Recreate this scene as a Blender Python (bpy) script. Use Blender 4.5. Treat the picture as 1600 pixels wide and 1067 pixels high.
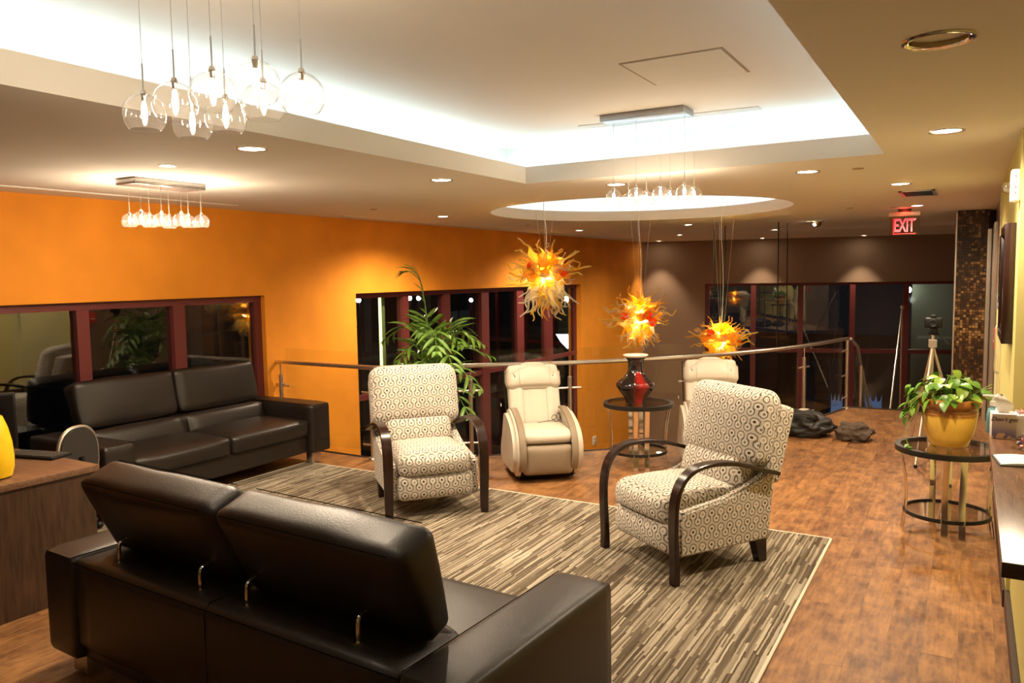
import bpy, bmesh, math, random
from mathutils import Vector, Matrix, noise
random.seed(7)
PI = math.pi
SC = bpy.context.scene
COL = SC.collection
for o in list(bpy.data.objects): bpy.data.objects.remove(o)

# ---------------------------------------------------------------- camera
F, YAW, PITCH, ROLL, CH = 1223.12, 0.5305, -0.084242, -0.015489, 1.85
fw = Vector((-math.sin(YAW)*math.cos(PITCH), math.cos(YAW)*math.cos(PITCH), math.sin(PITCH)))
r0 = fw.cross(Vector((0, 0, 1))).normalized(); u0 = r0.cross(fw)
RT = math.cos(ROLL)*r0 + math.sin(ROLL)*u0
UP = -math.sin(ROLL)*r0 + math.cos(ROLL)*u0
cam = bpy.data.cameras.new('camera'); co = bpy.data.objects.new('camera', cam); COL.objects.link(co)
cam.sensor_width = 36; cam.lens = F*36/1600; cam.clip_start = .02; cam.clip_end = 300
m = Matrix((RT, UP, -fw)).transposed().to_4x4(); m.translation = Vector((0, 0, CH)); co.matrix_world = m
SC.camera = co
SC.view_settings.view_transform = 'Standard'; SC.view_settings.look = 'None'
SC.view_settings.gamma = 1; SC.view_settings.use_curve_mapping = False
SC.view_settings.exposure = 1.38
W = bpy.data.worlds.new('night'); SC.world = W; W.use_nodes = True
W.node_tree.nodes['Background'].inputs[0].default_value = (.010, .011, .014, 1)
W.node_tree.nodes['Background'].inputs[1].default_value = .25

WARM = (1, .79, .56); COOL = (.66, .86, 1)
HC, HT = 2.57, 2.95      # lower ceiling, tray ceiling

def ray(px, py): return fw + RT*((px-800)/F) - UP*((py-533.5)/F)
def at(px, py, ax, v):
    d = ray(px, py); o = Vector((0, 0, CH)); return o + d*((v-o[ax])/d[ax])

def lamp(kind, name, loc, energy, color=WARM, size=.05, parent=None, rot=None, **k):
    l = bpy.data.lights.new(name, kind); l.energy = energy; l.color = color
    if kind in ('POINT', 'SPOT'): l.shadow_soft_size = size
    for a, b in k.items(): setattr(l, a, b)
    o = bpy.data.objects.new(name, l); COL.objects.link(o); o.location = loc
    if rot: o.rotation_euler = rot
    if parent: o.parent = parent
    return o

# ---------------------------------------------------------------- materials
def newmat(name):
    m = bpy.data.materials.new(name); m.use_nodes = True
    nt = m.node_tree; return m, nt, nt.nodes['Principled BSDF']
def N(nt, t, **k):
    n = nt.nodes.new(t)
    for a, b in k.items(): setattr(n, a, b)
    return n
def plain(name, c, rough=.5, metal=0, spec=.5, coat=0, bump=0, bscale=50, var=0, vscale=5):
    m, nt, p = newmat(name)
    p.inputs['Base Color'].default_value = (*c, 1); p.inputs['Roughness'].default_value = rough
    p.inputs['Metallic'].default_value = metal; p.inputs['Specular IOR Level'].default_value = spec
    p.inputs['Coat Weight'].default_value = coat
    if bump or var: tc = N(nt, 'ShaderNodeTexCoord')
    if bump:
        t = N(nt, 'ShaderNodeTexNoise'); t.inputs['Scale'].default_value = bscale; t.inputs['Detail'].default_value = 4
        nt.links.new(tc.outputs['Object'], t.inputs['Vector'])
        b = N(nt, 'ShaderNodeBump'); b.inputs['Strength'].default_value = bump; b.inputs['Distance'].default_value = .01
        nt.links.new(t.outputs['Fac'], b.inputs['Height']); nt.links.new(b.outputs[0], p.inputs['Normal'])
    if var:
        t = N(nt, 'ShaderNodeTexNoise'); t.inputs['Scale'].default_value = vscale; t.inputs['Detail'].default_value = 5
        nt.links.new(tc.outputs['Object'], t.inputs['Vector'])
        r = N(nt, 'ShaderNodeValToRGB')
        r.color_ramp.elements[0].position = .3; r.color_ramp.elements[1].position = .7
        r.color_ramp.elements[0].color = (*[x*(1-var) for x in c], 1)
        r.color_ramp.elements[1].color = (*[min(1, x*(1+var)) for x in c], 1)
        nt.links.new(t.outputs['Fac'], r.inputs[0]); nt.links.new(r.outputs[0], p.inputs['Base Color'])
    return m
def emis(name, c, s):
    m, nt, p = newmat(name); p.inputs['Base Color'].default_value = (*c, 1)
    p.inputs['Emission Color'].default_value = (*c, 1); p.inputs['Emission Strength'].default_value = s
    return m
def pane(name, tint=(1, 1, 1), refl=1.0, ior=1.5, rough=0.0, haze=0):
    """thin glass: see-through plus a mirror coat by fresnel"""
    m, nt, p = newmat(name); nt.nodes.remove(p); out = nt.nodes['Material Output']
    tr = N(nt, 'ShaderNodeBsdfTransparent'); tr.inputs[0].default_value = (*tint, 1)
    g = N(nt, 'ShaderNodeBsdfGlossy'); g.inputs['Roughness'].default_value = rough
    q = G(nt); lw = N(nt, 'ShaderNodeLayerWeight'); lw.inputs[0].default_value = .5; f0 = ((ior-1)/(ior+1))**2
    fr = q.m('MULTIPLY', q.m('ADD', f0, q.m('MULTIPLY', 1-f0, q.m('POWER', lw.outputs['Facing'], 5.0))), refl, clamp=True)
    mix = N(nt, 'ShaderNodeMixShader'); nt.links.new(fr, mix.inputs[0])
    base = tr.outputs[0]
    if haze:      # translucent share added so the globes glow whitish around their bulbs
        tl = N(nt, 'ShaderNodeBsdfTranslucent'); tl.inputs[0].default_value = (.95, .93, .9, 1)
        mh = N(nt, 'ShaderNodeMixShader'); mh.inputs[0].default_value = haze
        nt.links.new(base, mh.inputs[1]); nt.links.new(tl.outputs[0], mh.inputs[2]); base = mh.outputs[0]
    nt.links.new(base, mix.inputs[1]); nt.links.new(g.outputs[0], mix.inputs[2]); nt.links.new(mix.outputs[0], out.inputs[0])
    return m
def artglass(name, c, trans=.35, thick=.55):
    m, nt, p = newmat(name); nt.nodes.remove(p); out = nt.nodes['Material Output']
    tr = N(nt, 'ShaderNodeBsdfTransparent'); tr.inputs[0].default_value = (*[x**.5 for x in c], 1)
    tl = N(nt, 'ShaderNodeBsdfTranslucent'); tl.inputs[0].default_value = (*c, 1)
    df = N(nt, 'ShaderNodeBsdfDiffuse'); df.inputs[0].default_value = (*c, 1)
    m0 = N(nt, 'ShaderNodeMixShader'); m0.inputs[0].default_value = .3
    nt.links.new(tl.outputs[0], m0.inputs[1]); nt.links.new(df.outputs[0], m0.inputs[2])
    m1 = N(nt, 'ShaderNodeMixShader'); m1.inputs[0].default_value = thick
    nt.links.new(tr.outputs[0], m1.inputs[1]); nt.links.new(m0.outputs[0], m1.inputs[2])
    g = N(nt, 'ShaderNodeBsdfGlossy'); g.inputs['Roughness'].default_value = .06
    q = G(nt); lw = N(nt, 'ShaderNodeLayerWeight'); lw.inputs[0].default_value = .5
    m2 = N(nt, 'ShaderNodeMixShader')
    nt.links.new(q.m('ADD', .05, q.m('MULTIPLY', .5, q.m('POWER', lw.outputs['Facing'], 4.0))), m2.inputs[0]); nt.links.new(m1.outputs[0], m2.inputs[1]); nt.links.new(g.outputs[0], m2.inputs[2])
    nt.links.new(m2.outputs[0], out.inputs[0]); return m

class G:
    """tiny math-node expression helper"""
    def __init__(s, nt): s.nt = nt
    def m(s, op, a, b=None, c=None, clamp=False):
        n = N(s.nt, 'ShaderNodeMath', operation=op); n.use_clamp = clamp
        for i, v in enumerate((a, b, c)):
            if v is None: continue
            if isinstance(v, (int, float)): n.inputs[i].default_value = v
            else: s.nt.links.new(v, n.inputs[i])
        return n.outputs[0]
    def mix(s, f, a, b):
        n = N(s.nt, 'ShaderNodeMix', data_type='RGBA')
        for i, v in ((0, f), (6, a), (7, b)):
            if isinstance(v, (int, float)): n.inputs[i].default_value = v
            elif isinstance(v, tuple): n.inputs[i].default_value = (*v, 1)
            else: s.nt.links.new(v, n.inputs[i])
        return n.outputs[2]
    def wn(s, a, b=None):
        c = N(s.nt, 'ShaderNodeCombineXYZ'); s.nt.links.new(a, c.inputs[0])
        if b is not None: s.nt.links.new(b, c.inputs[1])
        n = N(s.nt, 'ShaderNodeTexWhiteNoise', noise_dimensions='3D'); s.nt.links.new(c.outputs[0], n.inputs[0]); return n.outputs[0]
    def ramp(s, f, stops, interp='LINEAR'):
        r = N(s.nt, 'ShaderNodeValToRGB'); cr = r.color_ramp; cr.interpolation = interp
        while len(cr.elements) < len(stops): cr.elements.new(.5)
        for e, (p, c) in zip(cr.elements, stops): e.position = p; e.color = (*c, 1)
        s.nt.links.new(f, r.inputs[0]); return r.outputs[0]
    def noise(s, vec, scale, detail=4, rough=.5, sc=(1, 1, 1)):
        mp = N(s.nt, 'ShaderNodeMapping'); mp.inputs['Scale'].default_value = sc
        s.nt.links.new(vec, mp.inputs[0])
        n = N(s.nt, 'ShaderNodeTexNoise'); n.inputs['Scale'].default_value = scale; n.inputs['Detail'].default_value = detail
        n.inputs['Roughness'].default_value = rough; s.nt.links.new(mp.outputs[0], n.inputs['Vector']); return n.outputs['Fac']

def fabric_mat():
    m, nt, p = newmat('octagon_chain_fabric'); g = G(nt)
    tc = N(nt, 'ShaderNodeTexCoord')
    sx = N(nt, 'ShaderNodeSeparateXYZ'); nt.links.new(tc.outputs['Object'], sx.inputs[0])
    sn = N(nt, 'ShaderNodeSeparateXYZ'); nt.links.new(tc.outputs['Normal'], sn.inputs[0])
    X, Y, Z = sx.outputs; ax = g.m('ABSOLUTE', sn.outputs[0]); ay = g.m('ABSOLUTE', sn.outputs[1]); az = g.m('ABSOLUTE', sn.outputs[2])
    isx = g.m('MULTIPLY', g.m('GREATER_THAN', ax, g.m('MULTIPLY', ay, 1.25)), g.m('GREATER_THAN', ax, az))
    isz = g.m('MULTIPLY', g.m('GREATER_THAN', az, g.m('MULTIPLY', ay, 1.3)), g.m('GREATER_THAN', az, ax))
    U = g.m('ADD', g.m('MULTIPLY', isx, Y), g.m('MULTIPLY', g.m('SUBTRACT', 1, isx), X))
    V = g.m('ADD', g.m('MULTIPLY', isz, Y), g.m('MULTIPLY', g.m('SUBTRACT', 1, isz), Z))
    P = .071
    u = g.m('DIVIDE', g.m('ADD', U, 7.1), P); v = g.m('DIVIDE', g.m('ADD', V, 7.13), P)
    ci = g.m('FLOOR', u); cu = g.m('SUBTRACT', g.m('FRACT', u), .5); au = g.m('ABSOLUTE', cu)
    cv = g.m('SUBTRACT', g.m('FLOORED_MODULO', v, 1.38), .69)
    va = g.m('SUBTRACT', cv, .275); vb = g.m('ADD', cv, .275); ub = g.m('SUBTRACT', .5, au)
    def octd(a, b):
        a = g.m('ABSOLUTE', a); b = g.m('ABSOLUTE', b)
        return g.m('MAXIMUM', g.m('MAXIMUM', a, b), g.m('MULTIPLY', g.m('ADD', a, b), .7071))
    def ringline(x, y, openside):
        on = g.m('LESS_THAN', g.m('ABSOLUTE', g.m('SUBTRACT', octd(x, y), .345)), .036)
        gap = g.m('MULTIPLY', g.m('LESS_THAN', g.m('ABSOLUTE', x), .125), g.m('GREATER_THAN', g.m('MULTIPLY', y, openside), 0))
        return g.m('MULTIPLY', on, g.m('SUBTRACT', 1, gap))
    line = g.m('MAXIMUM', ringline(cu, va, -1), ringline(ub, vb, 1))
    def rad(x, y): return g.m('SQRT', g.m('ADD', g.m('MULTIPLY', x, x), g.m('MULTIPLY', y, y)))
    ra = rad(cu, va); rb = rad(ub, vb); halo = g.m('LESS_THAN', g.m('MINIMUM', ra, rb), .25)
    par = g.m('FLOORED_MODULO', ci, 2.0)
    c = g.mix(halo, (.54, .485, .40), (.68, .64, .56))
    c = g.mix(line, c, (.10, .080, .060))
    c = g.mix(g.m('LESS_THAN', rb, .125), c, (.20, .165, .13))
    c = g.mix(g.m('LESS_THAN', ra, .125), c, g.mix(par, (.075, .035, .012), (.42, .31, .22)))
    nt.links.new(c, p.inputs['Base Color']); p.inputs['Roughness'].default_value = .9; p.inputs['Specular IOR Level'].default_value = .2
    p.inputs['Sheen Weight'].default_value = .2
    b = N(nt, 'ShaderNodeBump'); b.inputs['Strength'].default_value = .15; b.inputs['Distance'].default_value = .004
    nt.links.new(g.noise(tc.outputs['Object'], 500, 2), b.inputs['Height']); nt.links.new(b.outputs[0], p.inputs['Normal'])
    return m

def rug_mat():
    m, nt, p = newmat('striated_rug'); g = G(nt)
    tc = N(nt, 'ShaderNodeTexCoord'); sx = N(nt, 'ShaderNodeSeparateXYZ'); nt.links.new(tc.outputs['Object'], sx.inputs[0])
    X, Y, Z = sx.outputs
    wob = g.m('MULTIPLY', g.m('SUBTRACT', g.noise(tc.outputs['Object'], 3.0, 3), .5), .014)
    wob2 = g.m('MULTIPLY', g.m('SUBTRACT', g.noise(tc.outputs['Object'], 30, 2, sc=(1, .5, 1)), .5), .008)
    x = g.m('ADD', g.m('ADD', X, wob), wob2)
    ci = g.m('FLOOR', g.m('DIVIDE', g.m('ADD', x, 10), .0095))
    off = g.m('MULTIPLY', g.wn(ci), 7.0)
    ri = g.m('FLOOR', g.m('ADD', g.m('DIVIDE', Y, .34), off))
    r1 = g.wn(ci, ri)
    big = g.m('MULTIPLY', g.m('SUBTRACT', g.noise(tc.outputs['Object'], 1.6, 3, sc=(1, .5, 1)), .5), .42)
    f = g.m('ADD', g.m('ADD', g.m('MULTIPLY', r1, .9), .05), big)
    c = g.ramp(f, [(0, (.045, .032, .020)), (.22, (.085, .066, .044)), (.42, (.145, .118, .083)), (.60, (.225, .187, .135)), (.80, (.34, .29, .215)), (.97, (.48, .43, .33))])
    fine = g.noise(tc.outputs['Object'], 160, 3, sc=(1, .25, 1))
    c = g.mix(g.m('MULTIPLY', fine, .35), c, (.16, .12, .08))
    nt.links.new(c, p.inputs['Base Color']); p.inputs['Roughness'].default_value = .95; p.inputs['Specular IOR Level'].default_value = .1
    b = N(nt, 'ShaderNodeBump'); b.inputs['Strength'].default_value = .4; b.inputs['Distance'].default_value = .004
    nt.links.new(r1, b.inputs['Height']); nt.links.new(b.outputs[0], p.inputs['Normal'])
    return m

def floor_mat():
    m, nt, p = newmat('rustic_plank_floor'); g = G(nt)
    tc = N(nt, 'ShaderNodeTexCoord'); sx = N(nt, 'ShaderNodeSeparateXYZ'); nt.links.new(tc.outputs['Object'], sx.inputs[0])
    X, Y, Z = sx.outputs
    ci = g.m('FLOOR', g.m('DIVIDE', g.m('ADD', X, 20), .155)); fx = g.m('FRACT', g.m('DIVIDE', g.m('ADD', X, 20), .155))
    yy = g.m('ADD', g.m('DIVIDE', Y, 1.22), g.m('MULTIPLY', g.wn(ci), 5)); ri = g.m('FLOOR', yy); fy = g.m('FRACT', yy)
    r1 = g.wn(ci, ri)
    # each plank gets its own offset in the grain noise
    cb = N(nt, 'ShaderNodeCombineXYZ'); nt.links.new(g.m('ADD', X, g.m('MULTIPLY', r1, 13)), cb.inputs[0]); nt.links.new(Y, cb.inputs[1]); nt.links.new(g.m('MULTIPLY', r1, 9), cb.inputs[2])
    grain = g.noise(cb.outputs[0], 9, 6, .62, sc=(4.5, .6, 1))
    blot = g.noise(cb.outputs[0], 5.5, 5, .65, sc=(1.1, .8, 1))
    f = g.m('ADD', g.m('ADD', g.m('MULTIPLY', grain, .48), g.m('MULTIPLY', blot, .62)), g.m('MULTIPLY', g.m('SUBTRACT', r1, .5), .07))
    c = g.ramp(f, [(.30, (.06, .024, .009)), (.43, (.13, .055, .020)), (.53, (.22, .100, .036)), (.66, (.35, .168, .056)), (.82, (.43, .225, .085))])
    seam = g.m('MAXIMUM', g.m('MAXIMUM', g.m('LESS_THAN', fx, .012), g.m('GREATER_THAN', fx, .988)), g.m('LESS_THAN', fy, .0018))
    c = g.mix(g.m('MULTIPLY', seam, .22), c, (.07, .03, .015))
    nt.links.new(c, p.inputs['Base Color']); p.inputs['Specular IOR Level'].default_value = .35
    nt.links.new(g.m('ADD', .36, g.m('MULTIPLY', grain, .2)), p.inputs['Roughness'])
    b = N(nt, 'ShaderNodeBump'); b.inputs['Strength'].default_value = .2; b.inputs['Distance'].default_value = .004
    nt.links.new(grain, b.inputs['Height']); nt.links.new(b.outputs[0], p.inputs['Normal'])
    return m

def wood_mat(name, c1, c2, rough=.35, axis=2, scale=18, spec=.5):
    m, nt, p = newmat(name); g = G(nt); tc = N(nt, 'ShaderNodeTexCoord')
    sc = [2.2, 2.2, 2.2]; sc[axis] = .22
    f = g.noise(tc.outputs['Object'], scale, 6, .6, sc=tuple(sc))
    nt.links.new(g.ramp(f, [(.32, c1), (.68, c2)]), p.inputs['Base Color'])
    p.inputs['Roughness'].default_value = rough; p.inputs['Specular IOR Level'].default_value = spec
    return m

def mosaic_mat():
    m, nt, p = newmat('mosaic_tile'); g = G(nt); tc = N(nt, 'ShaderNodeTexCoord')
    sx = N(nt, 'ShaderNodeSeparateXYZ'); nt.links.new(tc.outputs['Object'], sx.inputs[0]); X, Y, Z = sx.outputs
    h = g.m('ADD', X, Y); s = .033
    a = g.m('DIVIDE', g.m('ADD', h, 20), s); b_ = g.m('DIVIDE', g.m('ADD', Z, 5), s)
    r = g.wn(g.m('FLOOR', a), g.m('FLOOR', b_)); big = g.noise(tc.outputs['Object'], 2.2, 2)
    f = g.m('ADD', r, g.m('MULTIPLY', g.m('SUBTRACT', big, .5), 1.0))
    c = g.ramp(f, [(.1, (.03, .015, .007)), (.5, (.05, .022, .009)), (.80, (.12, .058, .02)), (1, (.30, .17, .06))])
    seam = g.m('MAXIMUM', g.m('LESS_THAN', g.m('FRACT', a), .1), g.m('LESS_THAN', g.m('FRACT', b_), .1))
    nt.links.new(g.mix(seam, c, (.015, .01, .006)), p.inputs['Base Color'])
    p.inputs['Roughness'].default_value = .25
    b = N(nt, 'ShaderNodeBump'); b.inputs['Strength'].default_value = .6; b.inputs['Distance'].default_value = .01
    nt.links.new(r, b.inputs['Height']); nt.links.new(b.outputs[0], p.inputs['Normal'])
    return m

M = {}
M['ceil'] = plain('ceiling_paint', (.80, .765, .70), .9, spec=.2, bump=.05, bscale=120)
M['orange'] = plain('orange_plaster', (.90, .335, .03), .75, spec=.25, var=.10, vscale=1.6, bump=.08, bscale=14)
M['brown'] = plain('taupe_wall_paint', (.29, .195, .13), .8, spec=.25, var=.05, vscale=30)
M['green'] = plain('yellow_green_wall_paint', (.60, .54, .20), .7, spec=.3)
M['maroon'] = plain('maroon_window_frame', (.15, .026, .024), .5)
M['floor'] = floor_mat(); M['rug'] = rug_mat(); M['fabric'] = fabric_mat(); M['mosaic'] = mosaic_mat()
M['rugedge'] = plain('cream_binding', (.62, .54, .42), .9)
M['leather'] = plain('black_leather', (.015, .0105, .008), .40, spec=.5, bump=.10, bscale=160)
M['seam'] = plain('dark_stitching', (.004, .003, .002), .9, spec=0)
M['cream'] = plain('cream_leather', (.60, .535, .435), .45, spec=.4, bump=.05, bscale=200)
M['tan'] = plain('tan_panel', (.25, .19, .125), .6, var=.06, vscale=60)
M['bent'] = wood_mat('espresso_bentwood', (.009, .003, .002), (.028, .009, .005), .25, 2, 14)
M['darkwood'] = wood_mat('brown_desk_laminate', (.036, .018, .010), (.085, .045, .025), .38, 2, 22)
M['desktop'] = wood_mat('brown_desk_top_laminate', (.10, .05, .028), (.19, .10, .055), .3, 0, 22)
M['counter'] = wood_mat('glossy_counter_laminate', (.11, .05, .028), (.22, .11, .055), .27, 1, 22, .55)
M['steel'] = plain('brushed_steel', (.70, .66, .60), .34, 1)
M['canopy'] = plain('grey_satin_metal', (.36, .35, .35), .3, .8)
M['chrome'] = plain('chrome', (.82, .80, .76), .08, 1)
M['black'] = plain('black_plastic', (.006, .006, .006), .45, spec=.3)
M['blackmetal'] = plain('black_metal', (.02, .018, .016), .35, .4)
M['white'] = plain('white_plastic', (.85, .83, .78), .4)
M['trimdark'] = plain('dark_brown_trim', (.035, .015, .009), .5)
M['window'] = pane('window_glass', (.90, .92, .91), 2.6)
M['railglass'] = pane('rail_glass', (.96, .97, .95), .7)
M['tableglass'] = pane('smoked_table_glass', (.92, .90, .86), 1.2)
M['globe'] = pane('clear_globe_glass', (.96, .955, .95), 1.3, 1.5, haze=.012)
M['bulb'] = emis('lit_bulb', (1, .82, .58), 40)
M['down'] = emis('lit_downlight', (1, .83, .60), 22)
M['cove'] = emis('cove_strip', COOL, 6.2)
M['amber'] = artglass('amber_glass', (.93, .60, .06))
M['gold'] = artglass('golden_glass', (.97, .76, .22))
M['orangeglass'] = artglass('orange_glass', (.90, .16, .01), thick=.75)
M['clear'] = artglass('milky_clear_glass', (.90, .84, .70), thick=.4)

# ---------------------------------------------------------------- mesh helpers
def tag(o, label=None, cat=None, group=None, kind=None):
    if label: o['label'] = label
    if cat: o['category'] = cat
    if group: o['group'] = group
    if kind: o['kind'] = kind
    return o
def thing(name, loc, label, cat, group=None, rz=0):
    o = bpy.data.objects.new(name, None); COL.objects.link(o); o.location = loc; o.rotation_euler = (0, 0, rz)
    o.empty_display_size = .1
    return tag(o, label, cat, group)
def ob(name, bm, mat, parent=None, smooth=35, loc=None, rot=None, mats=None):
    me = bpy.data.meshes.new(name)
    bmesh.ops.recalc_face_normals(bm, faces=bm.faces)
    bm.to_mesh(me); bm.free()
    for mt in (mats or [mat]): me.materials.append(mt)
    if smooth:
        for p in me.polygons: p.use_smooth = True
        me.set_sharp_from_angle(angle=math.radians(smooth))
    o = bpy.data.objects.new(name, me); COL.objects.link(o)
    if parent: o.parent = parent
    if loc: o.location = loc
    if rot: o.rotation_euler = rot
    return o
def struct(name, bm, mat, **k): return tag(ob(name, bm, mat, **k), kind='structure')
def BM(): return bmesh.new()
def box(bm, lo, hi, bev=0, seg=2, mat=0, M4=None):
    old = set(bm.verts); r = bmesh.ops.create_cube(bm, size=1)['verts']; lo = Vector(lo); hi = Vector(hi)
    for v in r: v.co = Vector(((lo[i]+hi[i])/2 + v.co[i]*(hi[i]-lo[i]) for i in range(3)))
    fs = list({f for v in r for f in v.link_faces})
    if bev:
        es = list({e for v in r for e in v.link_edges})
        bmesh.ops.bevel(bm, geom=es, offset=bev, segments=seg, affect='EDGES', profile=.5)
        r = [v for v in bm.verts if v not in old]; fs = list({f for v in r for f in v.link_faces})
    for f in fs: f.material_index = mat
    if M4: bmesh.ops.transform(bm, matrix=M4, verts=r)
    return r
def cushion(bm, size, r=.05, puff=(0, 0, 0), cuts=10, c=(0, 0, 0), M4=None, wob=0, wsc=6, seed=0):
    """rounded box with its faces puffed out; size full extents"""
    old = set(bm.verts); res = bmesh.ops.create_cube(bm, size=2); vs = res['verts']
    es = list({e for v in vs for e in v.link_edges})
    rr = bmesh.ops.subdivide_edges(bm, edges=es, cuts=cuts, use_grid_fill=True)
    vs = [v for v in bm.verts if v not in old]
    H = Vector(size)/2; C = Vector(c)
    for v in vs:
        # push grid lines towards the edges so that the rounding gets its own rows
        q = Vector([math.copysign(abs(x)**.6, x) for x in v.co])
        p = Vector([q[i]*H[i] for i in range(3)])
        inner = Vector([max(-(H[i]-r), min(H[i]-r, p[i])) for i in range(3)])
        d = p-inner
        if d.length > 1e-9: p = inner + d.normalized()*min(r, max(abs(x) for x in d))
        w = [1-abs(x)**2.2 for x in q]
        n = Vector([math.copysign(1, q[i])*(abs(q[i])**8) for i in range(3)])
        p.x += n.x*puff[0]*max(0, w[1])*max(0, w[2]); p.y += n.y*puff[1]*max(0, w[0])*max(0, w[2]); p.z += n.z*puff[2]*max(0, w[0])*max(0, w[1])
        if wob: p += noise.noise_vector(p*wsc+Vector((seed, seed*2, 0)))*wob
        v.co = p+C
    if M4: bmesh.ops.transform(bm, matrix=M4, verts=vs)
    return vs
def frames(pts):
    pts = [Vector(p) for p in pts]; T = []
    for i in range(len(pts)):
        a = pts[max(0, i-1)]; b = pts[min(len(pts)-1, i+1)]; T.append((b-a).normalized())
    n = T[0].orthogonal().normalized(); out = []
    for i, t in enumerate(T):
        n = (n - t*n.dot(t)).normalized(); out.append((pts[i], n, t.cross(n)))
    return out
def tube(bm, pts, r, n=8, mat=0, caps=True, closed=False):
    fr = frames(pts); R = r if isinstance(r, (list, tuple)) else [r]*len(fr); rings = []
    for (p, a, b), rad in zip(fr, R):
        rings.append([bm.verts.new(p + (a*math.cos(2*PI*k/n)+b*math.sin(2*PI*k/n))*rad) for k in range(n)])
    L = len(rings)
    for i in range(L-1):
        for k in range(n):
            bm.faces.new((rings[i][k], rings[i][(k+1) % n], rings[i+1][(k+1) % n], rings[i+1][k])).material_index = mat
    if caps:
        bm.faces.new(rings[0][::-1]).material_index = mat; bm.faces.new(rings[-1]).material_index = mat
    return rings
def ringtube(bm, c, R, r, n=48, m=8, flat=None):
    """torus in xy; flat=(half width, half height) gives a rectangular section"""
    rings = []
    for i in range(n):
        a = 2*PI*i/n; d = Vector((math.cos(a), math.sin(a), 0)); ring = []
        if flat: sec = [(-flat[0], -flat[1]), (flat[0], -flat[1]), (flat[0], flat[1]), (-flat[0], flat[1])]
        else: sec = [(r*math.cos(2*PI*k/m), r*math.sin(2*PI*k/m)) for k in range(m)]
        for s, t in sec: ring.append(bm.verts.new(Vector(c)+d*(R+s)+Vector((0, 0, t))))
        rings.append(ring)
    k_ = len(rings[0])
    for i in range(n):
        for k in range(k_): bm.faces.new((rings[i][k], rings[(i+1) % n][k], rings[(i+1) % n][(k+1) % k_], rings[i][(k+1) % k_]))
def lathe(bm, prof, n=32, c=(0, 0, 0), mat=0, matf=None):
    c = Vector(c); rings = []
    for r, z in prof:
        if r < 1e-6: rings.append([bm.verts.new(c+Vector((0, 0, z)))])
        else: rings.append([bm.verts.new(c+Vector((r*math.cos(2*PI*k/n), r*math.sin(2*PI*k/n), z))) for k in range(n)])
    for i in range(len(rings)-1):
        A, B = rings[i], rings[i+1]; mi = matf(i) if matf else mat
        for k in range(n):
            k2 = (k+1) % n
            if len(A) == 1 and len(B) > 1: f = bm.faces.new((A[0], B[k], B[k2]))
            elif len(B) == 1 and len(A) > 1: f = bm.faces.new((A[k], A[k2], B[0]))
            elif len(A) > 1: f = bm.faces.new((A[k], A[k2], B[k2], B[k]))
            else: continue
            f.material_index = mi
def ribbon(bm, path, width, thick, x0=0, mat=0):
    """flat strip: path of (y,z) in the YZ plane, width along X; width/thick may be lists"""
    n = len(path); Wd = width if isinstance(width, list) else [width]*n; Th = thick if isinstance(thick, list) else [thick]*n
    rings = []
    for i in range(n):
        a = Vector(path[max(0, i-1)]); b = Vector(path[min(n-1, i+1)]); t = (b-a).normalized(); nn = Vector((-t.y, t.x)); p = Vector(path[i])
        w = Wd[i]/2; h = Th[i]/2; e = min(w, h)*.35; ring = []
        for sx_, sh in ((-w+e, -h), (w-e, -h), (w, -h+e), (w, h-e), (w-e, h), (-w+e, h), (-w, h-e), (-w, -h+e)):
            q = p+nn*sh; ring.append(bm.verts.new((x0+sx_, q.x, q.y)))
        rings.append(ring)
    for i in range(n-1):
        for k in range(8): bm.faces.new((rings[i][k], rings[i][(k+1) % 8], rings[i+1][(k+1) % 8], rings[i+1][k])).material_index = mat
    bm.faces.new(rings[0][::-1]); bm.faces.new(rings[-1])
def poly(bm, pts, z0, z1):
    a = [bm.verts.new((x, y, z0)) for x, y in pts]; b = [bm.verts.new((x, y, z1)) for x, y in pts]; n = len(pts)
    bm.faces.new(a[::-1]); bm.faces.new(b)
    for i in range(n): bm.faces.new((a[i], a[(i+1) % n], b[(i+1) % n], b[i]))
def spline(pts, n=6):
    """catmull-rom"""
    P = [Vector(p) for p in pts]; out = []
    for i in range(len(P)-1):
        p0 = P[max(0, i-1)]; p1 = P[i]; p2 = P[i+1]; p3 = P[min(len(P)-1, i+2)]
        for k in range(n):
            t = k/n; out.append(.5*((2*p1)+(p2-p0)*t+(2*p0-5*p1+4*p2-p3)*t*t+(3*p1-p0-3*p2+p3)*t**3))
    out.append(P[-1]); return out
def Rz(a): return Matrix.Rotation(a, 4, 'Z')
def Rx(a): return Matrix.Rotation(a, 4, 'X')
def Ry(a): return Matrix.Rotation(a, 4, 'Y')
def Tr(*v): return Matrix.Translation(v)
def clone(root, loc, rz, label=None, group=None):
    r = root.copy(); COL.objects.link(r); r.location = loc; r.rotation_euler = (0, 0, rz)
    if label: r['label'] = label
    if group: r['group'] = group
    for ch in list(root.children):
        c = ch.copy(); COL.objects.link(c); c.parent = r
        for g_ in list(ch.children):
            d = g_.copy(); COL.objects.link(d); d.parent = c
    return r
def text(s, size, mat, name, parent=None, loc=(0, 0, 0), rot=(0, 0, 0), extrude=.001, shear=0, bold=0, sx=1):
    cu = bpy.data.curves.new(name, 'FONT'); cu.body = s; cu.size = size; cu.extrude = extrude; cu.align_x = 'CENTER'; cu.align_y = 'CENTER'
    cu.shear = shear; cu.offset = bold; cu.materials.append(mat)
    tmp = bpy.data.objects.new(name+'_curve', cu); me = bpy.data.meshes.new_from_object(tmp); bpy.data.objects.remove(tmp)
    me.materials.clear(); me.materials.append(mat)
    o = bpy.data.objects.new(name, me); COL.objects.link(o); o.location = loc; o.rotation_euler = rot; o.scale.x = sx
    if parent: o.parent = parent
    return o

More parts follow.
